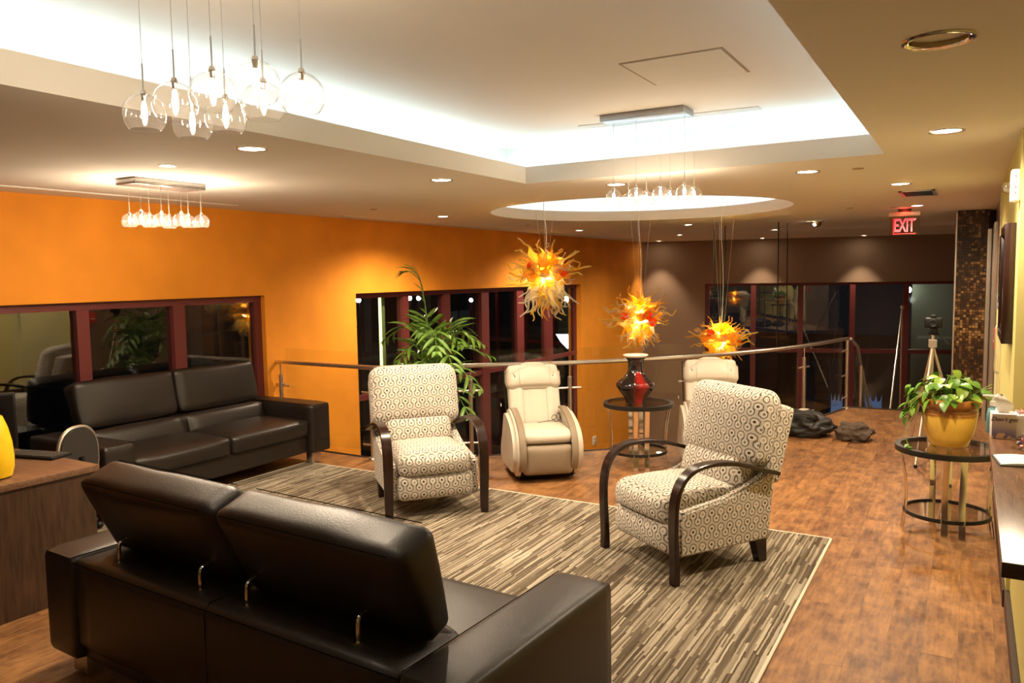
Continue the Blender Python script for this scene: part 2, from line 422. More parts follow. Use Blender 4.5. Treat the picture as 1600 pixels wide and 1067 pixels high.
# ================================================================ STRUCTURE
XW, XR = -6.6, .21
EDGE = [(XW, 6.10), (-5.36, 6.08), (-5.05, 6.16), (-4.62, 6.45), (-4.2, 6.76), (-3.56, 7.24), (-3.2, 7.58), (-2.83, 7.99), (-2.5, 8.41), (-2.22, 8.86), (-1.97, 9.36), (-1.73, 9.98), (-1.55, 10.62), (-1.40, 11.28)]
FL_END = 11.32
bm = BM(); poly(bm, [(XW-.2, -2.6), (1.2, -2.6), (1.2, FL_END), (-1.40, FL_END)] + EDGE[::-1] + [(XW-.2, 6.10)], -.30, 0)
struct('floor', bm, M['floor'], smooth=0)
bm = BM()     # dark nosing that follows the edge of the upper floor
off = [Vector((x, y, -.02)) for x, y in EDGE] + [Vector((-1.40, FL_END+.01, -.02)), Vector((1.0, FL_END+.01, -.02))]
tube(bm, [p+Vector((0, .02, 0)) for p in off], .035, 6); struct('trim_1', bm, M['trimdark'])
LZ = -3.3
bm = BM(); box(bm, (XW-.3, 3.5, LZ-.2), (1.5, 20, LZ)); struct('floor_lower', bm, plain('lower_stone_floor', (.10, .085, .07), .35), smooth=0)

def wall_y(name, x0, x1, y0, y1, z0, z1, holes, mat):
    """wall slab running along y between x0 and x1 with rectangular holes (ya,yb,za,zb)"""
    bm = BM(); ys = sorted({y0, y1, *[h[0] for h in holes], *[h[1] for h in holes]})
    for a, b in zip(ys, ys[1:]):
        hs = [h for h in holes if h[0] <= a and h[1] >= b]
        if not hs: box(bm, (x0, a, z0), (x1, b, z1))
        else:
            h = hs[0]
            if h[2] > z0: box(bm, (x0, a, z0), (x1, b, h[2]))
            if h[3] < z1: box(bm, (x0, a, h[3]), (x1, b, z1))
    bmesh.ops.remove_doubles(bm, verts=bm.verts, dist=1e-5)
    return struct(name, bm, mat, smooth=0)
W1 = (1.2, 5.97, .35, 1.675); W2 = (7.43, 13.95, LZ+.3, 1.655)
wall_y('wall_left', XW-.28, XW, -2.6, 17.35, LZ, 3.1, [W1, W2], M['orange'])

def window_y(name, x, y0, y1, z0, z1, mull, trans, fw_=.07, dep=.08, glass=None):
    t = bpy.data.objects.new(name, None); COL.objects.link(t); t.location = (x, y0, z0); tag(t, kind='structure')
    bm = BM(); h = z1-z0; w = y1-y0
    box(bm, (-dep, 0, h-fw_), (0, w, h)); box(bm, (-dep, 0, 0), (0, w, fw_)); box(bm, (-dep, 0, fw_), (0, fw_*1.2, h-fw_)); box(bm, (-dep, w-fw_*1.3, fw_), (0, w, h-fw_))
    ob('window_frame', bm, M['maroon'], t, smooth=0)
    for a, b in mull:
        bm = BM(); box(bm, (-dep-.02, a-y0, fw_), (.015, b-y0, h-fw_)); ob('mullion', bm, M['maroon'], t, smooth=0)
    for z in trans:
        bm = BM(); box(bm, (-dep, 0, z-z0-.035), (.005, w, z-z0+.035)); ob('transom', bm, M['maroon'], t, smooth=0)
    bm = BM(); box(bm, (-dep*.55, .01, .01), (-dep*.45, w-.01, h-.01)); ob('window_glass', bm, M['window'], t, smooth=0)
    return t
window_y('window_1', XW-.06, W1[0], W1[1], W1[2], W1[3], [(1.98, 2.1), (2.93, 3.05), (3.92, 4.03), (4.87, 5.0)], [])
window_y('window_2', XW-.10, W2[0], W2[1], W2[2], W2[3], [(8.48, 8.60), (9.44, 9.60), (10.46, 10.68), (11.58, 11.82), (12.66, 12.90)], [.31, -1.2])
# far wall, angled
A0 = Vector((-6.6, 17.3)); A1 = Vector((.6, 19.1)); dirv = (A1-A0).normalized(); LEN = (A1-A0).length; ang = math.atan2(dirv.y, dirv.x)
def farpt(px, py):
    d = ray(px, py); n = Vector((-dirv.y, dirv.x)); k = (n.dot(A0))/(n.dot(Vector((d.x, d.y)))); p = Vector((0, 0, CH))+d*k
    return (Vector((p.x, p.y))-A0).dot(dirv), p.z
fx = [farpt(px, 480)[0] for px in (1105, 1177, 1251, 1332, 1416, 1492)]
WT = 1.59
ft = bpy.data.objects.new('wall_far', None)
bm = BM()
hz = (fx[0]-.05, LEN-.35)
box(bm, (-.3, 0, WT), (LEN+.5, .25, 3.1)); box(bm, (-.3, 0, LZ), (hz[0], .25, WT)); box(bm, (hz[1], 0, LZ), (LEN+.5, .25, WT)); box(bm, (hz[0], 0, LZ), (hz[1], .25, LZ+.4))
bmesh.ops.transform(bm, matrix=Tr(A0.x, A0.y, 0) @ Rz(ang), verts=bm.verts)
struct('wall_far', bm, M['brown'], smooth=0)
t = bpy.data.objects.new('window_3', None); COL.objects.link(t); t.location = (A0.x, A0.y, 0); t.rotation_euler = (0, 0, ang); tag(t, kind='structure')
bm = BM(); box(bm, (hz[0], .04, WT-.06), (hz[1], .12, WT)); box(bm, (hz[0], .04, LZ+.47), (hz[0]+.10, .12, WT-.06)); box(bm, (hz[1]-.08, .04, LZ+.47), (hz[1], .12, WT-.06)); box(bm, (hz[0], .04, LZ+.4), (hz[1], .12, LZ+.47))
ob('window_frame', bm, M['maroon'], t, smooth=0)
for f in fx[1:5]:
    bm = BM(); box(bm, (f-.055, .0, LZ+.45), (f+.055, .12, WT-.05)); ob('mullion', bm, M['maroon'], t, smooth=0)
for z in (.09, -1.5):
    bm = BM(); box(bm, (hz[0], .03, z-.045), (hz[1], .12, z+.045)); ob('transom', bm, M['maroon'], t, smooth=0)
bm = BM(); box(bm, (hz[0]+.01, .07, LZ+.42), (hz[1]-.01, .08, WT-.02)); ob('window_glass', bm, M['window'], t, smooth=0)

# right side: full wall beyond the counter, half wall under it, alcove behind it
bm = BM(); box(bm, (XR, 4.92, LZ), (XR+.7, 8.0, 3.1)); struct('wall_right', bm, M['green'], smooth=0)
bm = BM(); box(bm, (XR+.02, 2.65, 0), (XR+.14, 4.92, .96)); struct('wall_counter', bm, M['green'], smooth=0)
bm = BM(); box(bm, (.9, -2.6, 0), (1.1, 4.92, 3.1)); struct('wall_alcove', bm, M['green'], smooth=0)
bm = BM(); box(bm, (XW-.2, -2.75, 0), (1.1, -2.6, 3.1)); struct('wall_back', bm, plain('back_wall_paint', (.52, .50, .28), .8), smooth=0)
bm = BM(); box(bm, (XR-.006, 2.65, 0), (XR+.02, 4.92, .10), .003); box(bm, (XR-.014, 4.92, 0), (XR, 8.0, .10), .003); struct('baseboard_right', bm, M['trimdark'], smooth=0)
# metal clad wall section and mosaic column beyond
bm = BM(); box(bm, (XR+.03, 8.0, LZ), (XR+.7, 11.6, 3.1)); struct('wall_lobby', bm, plain('bronze_wall_panel', (.30, .22, .16), .3, .55), smooth=0)
bm = BM(); box(bm, (XR-.012, 7.93, 0), (XR+.03, 8.02, HC)); struct('trim_2', bm, plain('pale_green_corner', (.62, .60, .34), .5), smooth=0)
bm = BM(); box(bm, (-.17, 11.33, LZ), (.17, 12.2, 3.1)); struct('column_mosaic', bm, M['mosaic'], smooth=0)
bm = BM(); box(bm, (.155, 11.0, 0), (.20, 11.34, 2.32), .006); box(bm, (.205, 10.2, 0), (.24, 10.9, 2.36), .005); struct('trim_3', bm, M['steel'], smooth=0)
bm = BM(); box(bm, (-.187, 11.32, 0), (-.168, 11.36, 2.55), .003); struct('trim_4', bm, M['steel'], smooth=0)
bm = BM(); box(bm, (.17, 11.6, LZ), (1.3, 20, 3.1)); struct('wall_stair', bm, M['brown'], smooth=0)

# ceilings -------------------------------------------------------
TX0, TX1, TY0, TY1 = -3.06, -.49, -1.6, 5.47
CC, CR = (-3.34, 8.59), 1.69
def plate(bm, z, outer, holes):
    es = []
    for loop in [outer]+holes:
        vs = [bm.verts.new((x, y, z)) for x, y in loop]
        es += [bm.edges.new((vs[i], vs[(i+1) % len(vs)])) for i in range(len(vs))]
    bmesh.ops.triangle_fill(bm, use_beauty=True, edges=es)
circ = lambda R, n=96: [(CC[0]+R*math.cos(2*PI*i/n), CC[1]+R*math.sin(2*PI*i/n)) for i in range(n)]
rect = lambda a, b, c, d: [(a, c), (b, c), (b, d), (a, d)]
OUTER = [(XW-.1, -2.65), (1.05, -2.65), (1.05, 20), (XW-.1, 20)]
CAN = at(1466, 62, 2, HC)
bm = BM(); plate(bm, HC, OUTER, [rect(TX0, TX1, TY0, TY1), circ(CR), [(CAN.x+.087*math.cos(2*PI*i/32), CAN.y+.087*math.sin(2*PI*i/32)) for i in range(32)]])
def vwall(bm, loop, z0, z1):
    a = [bm.verts.new((x, y, z0)) for x, y in loop]; b = [bm.verts.new((x, y, z1)) for x, y in loop]; n = len(loop)
    for i in range(n): bm.faces.new((a[i], a[(i+1) % n], b[(i+1) % n], b[i]))
LIP = 2.70
# rectangular tray: lip, ledge, outer wall, raised ceiling
o2 = .05
vwall(bm, rect(TX0, TX1, TY0, TY1), HC, LIP); vwall(bm, rect(TX0-o2, TX1+o2, TY0-o2, TY1+o2), HC+.015, LIP)
plate(bm, LIP, rect(TX0-o2, TX1+o2, TY0-o2, TY1+o2), [rect(TX0, TX1, TY0, TY1)])
TOUT = rect(-3.56, .02, -2.1, 6.02)
plate(bm, HC+.015, TOUT, [rect(TX0-o2, TX1+o2, TY0-o2, TY1+o2)]); vwall(bm, TOUT, HC+.015, HT); plate(bm, HT, TOUT, [])
# round recess over the stair hall
vwall(bm, circ(CR), HC, LIP); vwall(bm, circ(CR+o2), HC+.015, LIP); plate(bm, LIP, circ(CR+o2), [circ(CR)])
plate(bm, HC+.015, circ(CR+.4), [circ(CR+o2)]); vwall(bm, circ(CR+.4), HC+.015, HT); plate(bm, HT, circ(CR+.4), [])
struct('ceiling', bm, M['ceil'], smooth=20)
bm = BM(); box(bm, (XW-.3, -2.75, 3.1), (1.3, 20, 3.2)); struct('ceiling_light_block', bm, M['ceil'], smooth=0)  # unseen slab added above the ceilings to block light
# LED strips on the cove ledges
def cove(name, loop, z, label):
    t = thing(name, (loop[0][0], loop[0][1], z), label, 'cove light'); bm = BM()
    L = [Vector((x-loop[0][0], y-loop[0][1], 0)) for x, y in loop]; L.append(L[0])
    for a, b in zip(L, L[1:]):
        d = (b-a).normalized(); n = Vector((-d.y, d.x, 0))*.012
        vs = [bm.verts.new(p+q+Vector((0, 0, h))) for h in (0, .012) for p, q in ((a, n), (b, n), (b, -n), (a, -n))]
        for f in ((4, 5, 6, 7), (3, 2, 1, 0), (0, 1, 5, 4), (2, 3, 7, 6)): bm.faces.new([vs[i] for i in f])
    ob('led_strip', bm, M['cove'], t, smooth=0)
    return t
cove('cove_light', rect(-3.42, -.12, -1.97, 5.84), HC+.12, 'cool white light strip hidden in the cove of the rectangular ceiling tray')
cove('cove_light', circ(CR+.27, 48), HC+.10, 'cool white light strip hidden in the cove of the round ceiling recess')

# ================================================================ CEILING FITTINGS
def downlight(name, x, y, R, lab, on=True, group=None, energy=26, z=HC, spot=2.65):
    t = thing(name, (x, y, z), lab, 'downlight', group)
    bm = BM(); lathe(bm, [(R*.80, -.001), (R*.86, -.006), (R*1.0, -.007), (R*1.02, -.001)], 40); ob('trim_ring', bm, M['steel'] if on else M['chrome'], t)
    if on:
        bm = BM(); lathe(bm, [(0, -.003), (R*.5, -.0035), (R*.80, -.002)], 32); ob('lit_lens', bm, M['down'], t)
        lamp('SPOT', 'downlight_lamp', (0, 0, -.03), energy, WARM, .04, t, spot_size=spot, spot_blend=.85 if spot > 2 else .6)
    else:
        bm = BM(); lathe(bm, [(R*.83, -.003), (R*.80, .06), (R*.62, .13), (R*.3, .16), (0, .16)], 14); ob('reflector', bm, plain('bronze_mirror', (.42, .34, .2), .12, 1), t, smooth=0)
    return t
DL = [((393, 232), .085, 'ceiling downlight between the rectangular tray and the orange wall, nearest the black sofa pendants'),
      ((690, 281), .085, 'ceiling downlight left of the far left corner of the rectangular tray'),
      ((963, 288), .085, 'ceiling downlight right behind the glass globes of the tray pendant'),
      ((1262, 268), .085, 'ceiling downlight between the right corner of the tray and the round recess'),
      ((1479, 204), .085, 'lit ceiling downlight near the top of the green wall'),
      ((1407, 287), .085, 'ceiling downlight just in front of the ceiling air vent'),
      ((1433, 321), .075, 'ceiling downlight above the red exit sign')]
for (q, R, lab) in DL:
    p = at(*q, 2, HC); downlight('ceiling_downlight', p.x, p.y, R, lab, energy={690: 85, 393: 85, 1479: 75, 1262: 45, 963: 50}.get(q[0], 78))
p = at(1466, 62, 2, HC); downlight('ceiling_downlight', p.x, p.y, .105, 'large unlit chrome downlight in the ceiling, top right of the room', on=False)
p = at(261, 258, 2, HC); downlight('ceiling_downlight', p.x, p.y, .05, 'tiny round ceiling light between the two pendants above the far sofa', energy=3)
SM = [((692, 338), 'small ceiling spotlight above the left window of the stair hall'), ((905, 360), 'small ceiling spotlight high above the amber chandelier nearest the railing'),
      ((1075, 351), 'small ceiling spotlight under the right half of the round recess'), ((1062, 367), 'small ceiling spotlight above the middle chandelier'),
      ((1034, 376), 'small ceiling spotlight beside the corner of the orange and brown walls'), ((1211, 359), 'small ceiling spotlight beside the black hanging rods'),
      ((1178, 368), 'small ceiling spotlight over the left scallop of light on the brown wall'), ((1336, 367), 'small ceiling spotlight over the right scallop of light on the brown wall')]
for q, lab in SM:
    p = at(*q, 2, HC)
    if q[0] in (1178, 1336, 1034): continue
    downlight('ceiling_spotlight', p.x, p.y, .075, lab, energy={692: 130, 905: 130}.get(q[0], 60))
nf = Vector((dirv.y, -dirv.x))
for s, lab, e in ((farpt(1190, 400)[0], SM[6][1], 16), (farpt(1345, 400)[0], SM[7][1], 16), (.42, SM[4][1], 16)):
    p = A0+dirv*s+nf*.42; downlight('ceiling_spotlight', p.x, p.y, .075, lab, energy=e*3.2, spot=1.25)
# swivelling chrome spot
p = at(1277, 346, 2, HC)
t = thing('swivel_spotlight', (p.x, p.y, HC), 'round white trimmed swivel spotlight in the ceiling left of the exit sign', 'spotlight')
bm = BM(); lathe(bm, [(.06, -.001), (.07, -.008), (.10, -.008), (.105, -.001)], 32); ob('trim_ring', bm, M['white'], t)
bm = BM(); bmesh.ops.create_uvsphere(bm, u_segments=20, v_segments=12, radius=.062); ob('swivel_head', bm, plain('bronze_shade', (.32, .22, .12), .35, .6), t, loc=(0, 0, -.018))
bm = BM(); bmesh.ops.create_uvsphere(bm, u_segments=12, v_segments=8, radius=.022); ob('lit_lens', bm, M['down'], t, loc=(-.03, -.045, -.045))
# small plate sprinklers / sensors
for q, lab in (((1341, 263), 'flat round sprinkler cover right of the far corner of the tray'), ((584, 327), 'tiny sprinkler cover beside the slot vent over the orange wall'), ((1328, 325), 'tiny sprinkler cover left of the exit sign'), ((825, 352), 'tiny sprinkler cover left of the round recess'), ((1396, 324), 'tiny sprinkler cover above the exit sign')):
    p = at(*q, 2, HC); bm = BM(); lathe(bm, [(0, -.006), (.035, -.006), (.042, 0)], 20); tag(ob('sprinkler_cover', bm, plain('beige_metal', (.45, .33, .2), .5), loc=(p.x, p.y, HC)), lab, 'sprinkler')
# slot vents
def vent_slot(x, y0, y1, lab):
    t = thing('slot_vent', (x, y0, HC), lab, 'vent'); bm = BM(); box(bm, (-.035, 0, -.006), (-.012, y1-y0, 0)); box(bm, (.012, 0, -.006), (.035, y1-y0, 0)); ob('vent_frame', bm, M['ceil'], t, smooth=0)
    bm = BM(); box(bm, (-.012, 0, -.003), (.012, y1-y0, -.001)); ob('vent_slot', bm, plain('vent_shadow', (.05, .03, .02), .9), t, smooth=0)
vent_slot(-6.2, 1.2, 5.3, 'long thin slot vent in the ceiling along the orange wall, over the far sofa')
vent_slot(-6.3, 6.9, 16.0, 'long thin slot vent in the ceiling along the orange wall of the stair hall')
p = at(912, 200, 2, HT); q = at(1190, 170, 2, HT)
t = thing('linear_diffuser', (p.x, p.y, HT), 'white linear air diffuser in the tray ceiling behind the pendant canopy', 'vent', rz=math.atan2(q.y-p.y, q.x-p.x)); L = (q-p).length
for k in range(4):
    bm = BM(); box(bm, (0, -.11+k*.032, -.008), (L, -.11+k*.032+.02, 0)); ob('slat', bm, M['white'], t, smooth=0)
bm = BM(); box(bm, (.01, -.108, -.003), (L-.01, .005, -.001)); ob('backing', bm, plain('grey_shadow', (.2, .2, .22), .9), t, smooth=0)
t = thing('access_hatch', (-1.62, 3.95, HT), 'square flush access hatch outlined in the tray ceiling', 'hatch')
bm = BM(); box(bm, (0, 0, -.006), (.52, .53, 0)); ob('hatch_panel', bm, M['ceil'], t, smooth=0)
bm = BM()
for a, b in (((-.014, -.014, -.003), (.534, 0, 0)), ((-.014, .53, -.003), (.534, .544, 0)), ((-.014, 0, -.003), (0, .53, 0)), ((.52, 0, -.003), (.534, .53, 0))): box(bm, a, b)
ob('hatch_gap', bm, plain('hatch_gap_paint', (.38, .28, .18), .9), t, smooth=0)
p = at(1435, 301, 2, HC)
t = thing('ceiling_vent', (p.x, p.y, HC), 'square metal air vent in the ceiling just in front of the exit sign', 'vent')
bm = BM(); box(bm, (-.15, -.3, -.012), (.15, -.27, 0)); box(bm, (-.15, .27, -.012), (.15, .3, 0)); box(bm, (-.15, -.3, -.012), (-.12, .3, 0)); box(bm, (.12, -.3, -.012), (.15, .3, 0)); ob('vent_frame', bm, M['steel'], t, smooth=0)
for k in range(7):
    bm = BM(); box(bm, (-.12, -.24+k*.075, -.01), (.12, -.21+k*.075, -.002)); ob('slat', bm, M['blackmetal'], t, smooth=0)

# exit sign ------------------------------------------------------
p = at(1413, 349, 1, 10.5)
t = thing('exit_sign', (p.x, 10.5, 2.245), 'red EXIT sign hanging from the ceiling before the mosaic column', 'exit sign')
bm = BM(); box(bm, (-.17, -.025, .235), (.17, .025, .285), .004); ob('housing', bm, plain('brushed_housing', (.62, .50, .36), .4, .3), t)
bm = BM(); box(bm, (-.07, -.02, .285), (.07, .02, HC-2.245)); ob('mount', bm, M['black'], t, smooth=0)
bm = BM(); box(bm, (-.165, -.004, 0), (.165, .004, .235), .003); ob('sign_panel', bm, pane('acrylic_panel', (.9, .82, .7), 1.0), t)
red = emis('exit_red', (1, .01, .02), .35)
text('EXIT', .215, emis('exit_pink', (1, .07, .09), .55), 'lettering', t, (0, -.009, .12), (PI/2, 0, 0), .001, 0, .005, .50)
bm = BM()
box(bm, (-.12, -.0055, .032), (-.112, -.0045, .212)); box(bm, (-.12, -.0055, .024), (.12, -.0045, .032))
ob('red_border', bm, red, t, smooth=0)
lamp('POINT', 'exit_glow', (0, -.06, .30), .35, (1, .05, .03), .04, t)

# ================================================================ PENDANTS
def pendant(name, loc, rz, spots, zc, zg, label, cy=.22, cx=.56, E=5.0, R=.0575):
    t = thing(name, loc, label, 'pendant light', rz=rz)
    bm = BM(); box(bm, (-cx/2, -cy/2, -.045), (cx/2, cy/2, 0), .003); ob('canopy', bm, M['canopy'], t)
    inv = Matrix.Translation(loc) @ Rz(rz); inv = inv.inverted()
    for k, (x, y) in enumerate(spots):
        c = inv @ Vector((x, y, zg))
        ccx = max(-cx/2+.03, min(cx/2-.03, c.x)); c.x = ccx if abs(c.x-ccx) < .12 else c.x
        bm = BM(); tube(bm, [(c.x, c.y, -.045), (c.x, c.y, c.z+R+.10)], .0013, 5); tube(bm, [(c.x, c.y, c.z+R+.10), (c.x, c.y, c.z+R+.01)], .003, 6)
        ob('cord', bm, M['steel'], t)
        prof = []
        for i in range(17):
            a = .12+(2.32-.12)*i/16; prof.append((R*math.sin(a), R*math.cos(a)))
        prof.append((prof[-1][0]-.003, prof[-1][1]-.001))
        bm = BM(); lathe(bm, prof, 28); gl = ob('globe', bm, M['globe'], t, smooth=80, loc=tuple(c))
        bm = BM(); lathe(bm, [(0, R+.014), (.008, R+.012), (.012, R), (.008, R-.006), (.007, R-.025), (0, R-.026)], 12); ob('socket', bm, M['chrome'], gl)
        bm = BM(); lathe(bm, [(0, R-.026), (.006, R-.028), (.010, .012), (.010, .0), (.006, -.012), (0, -.014)], 12); ob('bulb', bm, M['bulb'], gl)
        lamp('POINT', 'bulb_lamp', (0, 0, -.02), E, WARM, .012, gl)
    return t
s1 = [tuple(at(*q, 2, 2.41))[:2] for q in ((226, 180), (274, 163), (333, 147), (400, 133), (301, 195), (353, 185), (412, 163), (472, 150))]
s2 = [tuple(at(*q, 2, 2.39))[:2] for q in ((959, 309), (994, 306), (1032, 304), (1071, 301), (974, 315), (1010, 311), (1047, 308), (1085, 305))]
s3 = [tuple(at(*q, 2, 2.28))[:2] for q in ((203, 346), (221, 343), (234, 347), (253, 345), (265, 349), (284, 345), (295, 348), (315, 347))]
mean = lambda s: (sum(a for a, b in s)/8, sum(b for a, b in s)/8)
m1, m2, m3 = mean(s1), mean(s2), mean(s3)
pendant('globe_pendant', (m1[0], m1[1], HT), 0, s1, HT, 2.41, 'cluster of eight clear glass globes hanging nearest the camera, canopy out of sight', cx=.82, cy=.34, R=.070, E=.9)
pendant('globe_pendant', (m2[0], m2[1]-.14, HT), 0, s2, HT, 2.39, 'pendant of eight glass globes under a silver canopy in the lit ceiling tray', cx=.60, cy=.22, E=.7)
pendant('globe_pendant', (m3[0]-.02, m3[1], HC), PI/2, s3, HC, 2.28, 'pendant of eight glass globes hanging low before the orange wall over the far sofa', cx=.58, cy=.22, E=2.8)

# ================================================================ ART GLASS CHANDELIERS
def tendril_bm(seed, L=.40, fat=1.0, curl=1.0):
    rnd = random.Random(seed); n = 22; p = Vector((0, 0, 0)); d = Vector((1, 0, 0)); pts = [p.copy()]
    ph = rnd.uniform(0, 6.28); tw = rnd.uniform(1.2, 2.6)*curl; ax2 = rnd.uniform(0, 6.28)
    for i in range(n):
        s = i/n; a = (.12+.85*s)*curl
        side = Vector((0, math.cos(ax2+s*2.2), math.sin(ax2+s*2.2)))
        dd = (d+side*a*math.sin(ph+s*6.28*tw/1.3)).normalized(); p = p+dd*L/n; pts.append(p.copy())
    rad = []
    for i in range(n+1):
        s = i/n; rad.append(max(.008, (.016+.046*math.exp(-((s-.30)/.17)**2))*fat*(1-.5*s)))
    bm = BM(); tube(bm, pts, rad, 9); return bm
TM = []
for i in range(14):
    bm = tendril_bm(100+i, .36+.07*(i % 3), .8+.15*(i % 3), .8+.35*(i % 4)); me = bpy.data.meshes.new('tendril'); bmesh.ops.recalc_face_normals(bm, faces=bm.faces); bm.to_mesh(me); bm.free()
    for f in me.polygons: f.use_smooth = True
    TM.append(me)
def chandelier(loc, label, seed, sx, orb, bottom, E=360):
    rnd = random.Random(seed)
    t = thing('art_glass_chandelier', loc, label, 'chandelier')
    bm = BM(); lathe(bm, [(0, .20), (.02, .19), (.03, 0), (.02, -.18), (0, -.19)], 12); ob('core', bm, M['steel'], t)
    top = HT-loc[2]
    for a in (0, 2.1, 4.2):
        bm = BM(); tube(bm, [(.03*math.cos(a), .03*math.sin(a), .18), (.18*math.cos(a), .18*math.sin(a), top)], .0016, 5); ob('hanging_wire', bm, M['steel'], t)
    bm = BM(); tube(bm, spline([(0, 0, .18), (.012, .01, top*.4), (-.012, 0, top*.7), (0, 0, top)], 6), .004, 6); ob('power_cord', bm, M['white'], t)
    n = 100; mats = ['amber', 'gold', 'gold', 'amber', 'clear']
    cache = {}
    for i in range(n):
        s = (i+.5)/n; ct = 1-2*s; th = math.acos(ct); ph = i*2.39996+seed
        d = Vector((math.sin(th)*math.cos(ph), math.sin(th)*math.sin(ph), math.cos(th)))
        if ct < -.15: k = 'clear' if rnd.random() < (.55 if bottom else .25) else rnd.choice(['amber', 'gold'])
        else: k = rnd.choice(mats)
        j = rnd.randrange(len(TM)); key = (j, k)
        if key not in cache:
            me = TM[j].copy(); me.materials.clear(); me.materials.append(M[k]); cache[key] = me
        o = bpy.data.objects.new('tendril', cache[key]); COL.objects.link(o); o.parent = t
        # outer tips bend up at the top of the crown and hang at its lower end
        d2 = Vector((d.x, d.y, d.z*.45)).normalized() if ct > .25 else (d+Vector((0, 0, -.45 if ct < -.2 else 0))).normalized()
        q = Vector((1, 0, 0)).rotation_difference(d2) @ Matrix.Rotation(rnd.uniform(0, 6.28), 3, 'X').to_quaternion()
        o.rotation_mode = 'QUATERNION'; o.rotation_quaternion = q; o.location = Vector((d.x*.045, d.y*.045, d.z*.13))
        lat = 1-abs(ct); sc = rnd.uniform(.78, 1.02)*(1.0 if bottom or ct > -.2 else .8)
        o.scale = (sc*sx[0] if abs(ct) < .6 else sc*sx[1],)*3
    for i in range(orb):
        a = i*2.2+seed*.7; z = rnd.uniform(-.06, .12); bm = BM(); bmesh.ops.create_uvsphere(bm, u_segments=16, v_segments=12, radius=.052)
        ob('glass_orb', bm, M['orangeglass'], t, loc=(.19*math.cos(a), .19*math.sin(a), z))
    for i in range(26):
        s_ = (i+.5)/26; th = math.acos(1-2*s_); a = i*2.4; bm = BM(); bmesh.ops.create_uvsphere(bm, u_segments=14, v_segments=10, radius=.052)
        ob('glass_bubble', bm, M['gold' if i % 2 else 'amber'], t, loc=(.155*math.sin(th)*math.cos(a), .155*math.sin(th)*math.sin(a), .18*math.cos(th)))
    bm = BM()
    for z in (.09, -.03):
        for a in (0, 2.1, 4.2):
            bmesh.ops.create_uvsphere(bm, u_segments=12, v_segments=8, radius=.022, matrix=Tr(.05*math.cos(a), .05*math.sin(a), z))
    ob('bulbs', bm, emis('chandelier_bulb', (1, .86, .60), 90), t)
    for z, e in ((.12, E*.5), (-.10, E*.5)): lamp('POINT', 'chandelier_lamp', (0, 0, z), e, (1, .86, .60), .06, t)
    return t
chandelier((-4.0, 7.56, 1.83), 'amber glass chandelier with curling tendrils before the left windows, highest of the three', 3, (1.0, 1.0), 3, True)
chandelier((-3.35, 8.69, 1.31), 'amber glass chandelier with orange orbs hanging behind the red vase', 8, (.98, .8), 6, False)
chandelier((-2.68, 9.76, 1.00), 'amber glass chandelier hanging lowest, behind the second cream massage chair', 15, (.95, .6), 3, False)

# ================================================================ RAILING
rail = thing('glass_railing', (EDGE[0][0], EDGE[0][1], 0), 'curved glass balustrade with steel handrail along the edge of the upper floor', 'railing')
RO = Vector((EDGE[0][0], EDGE[0][1], 0))
path = spline([Vector((x, y, 0)) for x, y in EDGE], 5)
bm = BM(); tube(bm, [p-RO+Vector((0, 0, .94)) for p in path], .022, 10); ob('handrail', bm, M['steel'], rail)
def plen(P):
    s = [0]
    for a, b in zip(P, P[1:]): s.append(s[-1]+(b-a).length)
    return s
SL = plen(path)
def on_path(s):
    for i in range(len(path)-1):
        if SL[i+1] >= s: 
            u = (s-SL[i])/(SL[i+1]-SL[i]); return path[i].lerp(path[i+1], u), (path[i+1]-path[i]).normalized()
    return path[-1], (path[-1]-path[-2]).normalized()
def s_near(x, y):
    return SL[min(range(len(path)), key=lambda i: (path[i]-Vector((x, y, 0))).length)]
posts = [.06, s_near(-5.25, 6.1), s_near(-4.4, 6.6), s_near(-3.60, 7.2), s_near(-2.62, 8.25), s_near(-1.74, 9.95), SL[-1]-.02]
for s in posts:
    p, d = on_path(s); q = p-RO; n = Vector((-d.y, d.x, 0)); last = s == posts[-1]
    po = bpy.data.objects.new('post', None)
    bm = BM(); tube(bm, [q+Vector((0, 0, 0)), q+Vector((0, 0, .92 if last else .80))], .022, 14)
    lathe(bm, [(0, .012), (.045, .012), (.05, 0)], 20, c=q)
    po = ob('post', bm, M['steel'], rail)
    if not last:
        bm = BM(); tube(bm, [q+Vector((0, 0, .79)), q+Vector((0, 0, .935))], .007, 8); ob('post_pin', bm, M['steel'], po)
    for z in ((.15, .45, .78) if last else (.14, .68)):
        bm = BM(); a = q+Vector((0, 0, z)); tube(bm, [a-d*(.17 if last else .12), a+d*(.02 if last else .12)], .011, 8)
        ob('glass_clamp', bm, M['steel'], po)
for a, b in zip(posts, posts[1:]):
    n = 10; bm = BM(); P = [on_path(a+.05+(b-a-.1)*i/n) for i in range(n+1)]; rows = []
    for (p, d) in P:
        nn = Vector((-d.y, d.x, 0)); q = p-RO
        rows.append([bm.verts.new(q+nn*s+Vector((0, 0, z))) for s, z in ((.038, .07), (.050, .07), (.050, 1.09), (.038, 1.09))])
    for i in range(n):
        for k in range(4): bm.faces.new((rows[i][k], rows[i][(k+1) % 4], rows[i+1][(k+1) % 4], rows[i+1][k]))
    bm.faces.new(rows[0]); bm.faces.new(rows[-1][::-1]); ob('glass_panel', bm, M['railglass'], rail, smooth=20)
# wall stub at the orange wall
bm = BM(); tube(bm, [(-.02, 0, .70), (.12, 0, .70)], .012, 8); ob('wall_bracket', bm, M['steel'], rail)
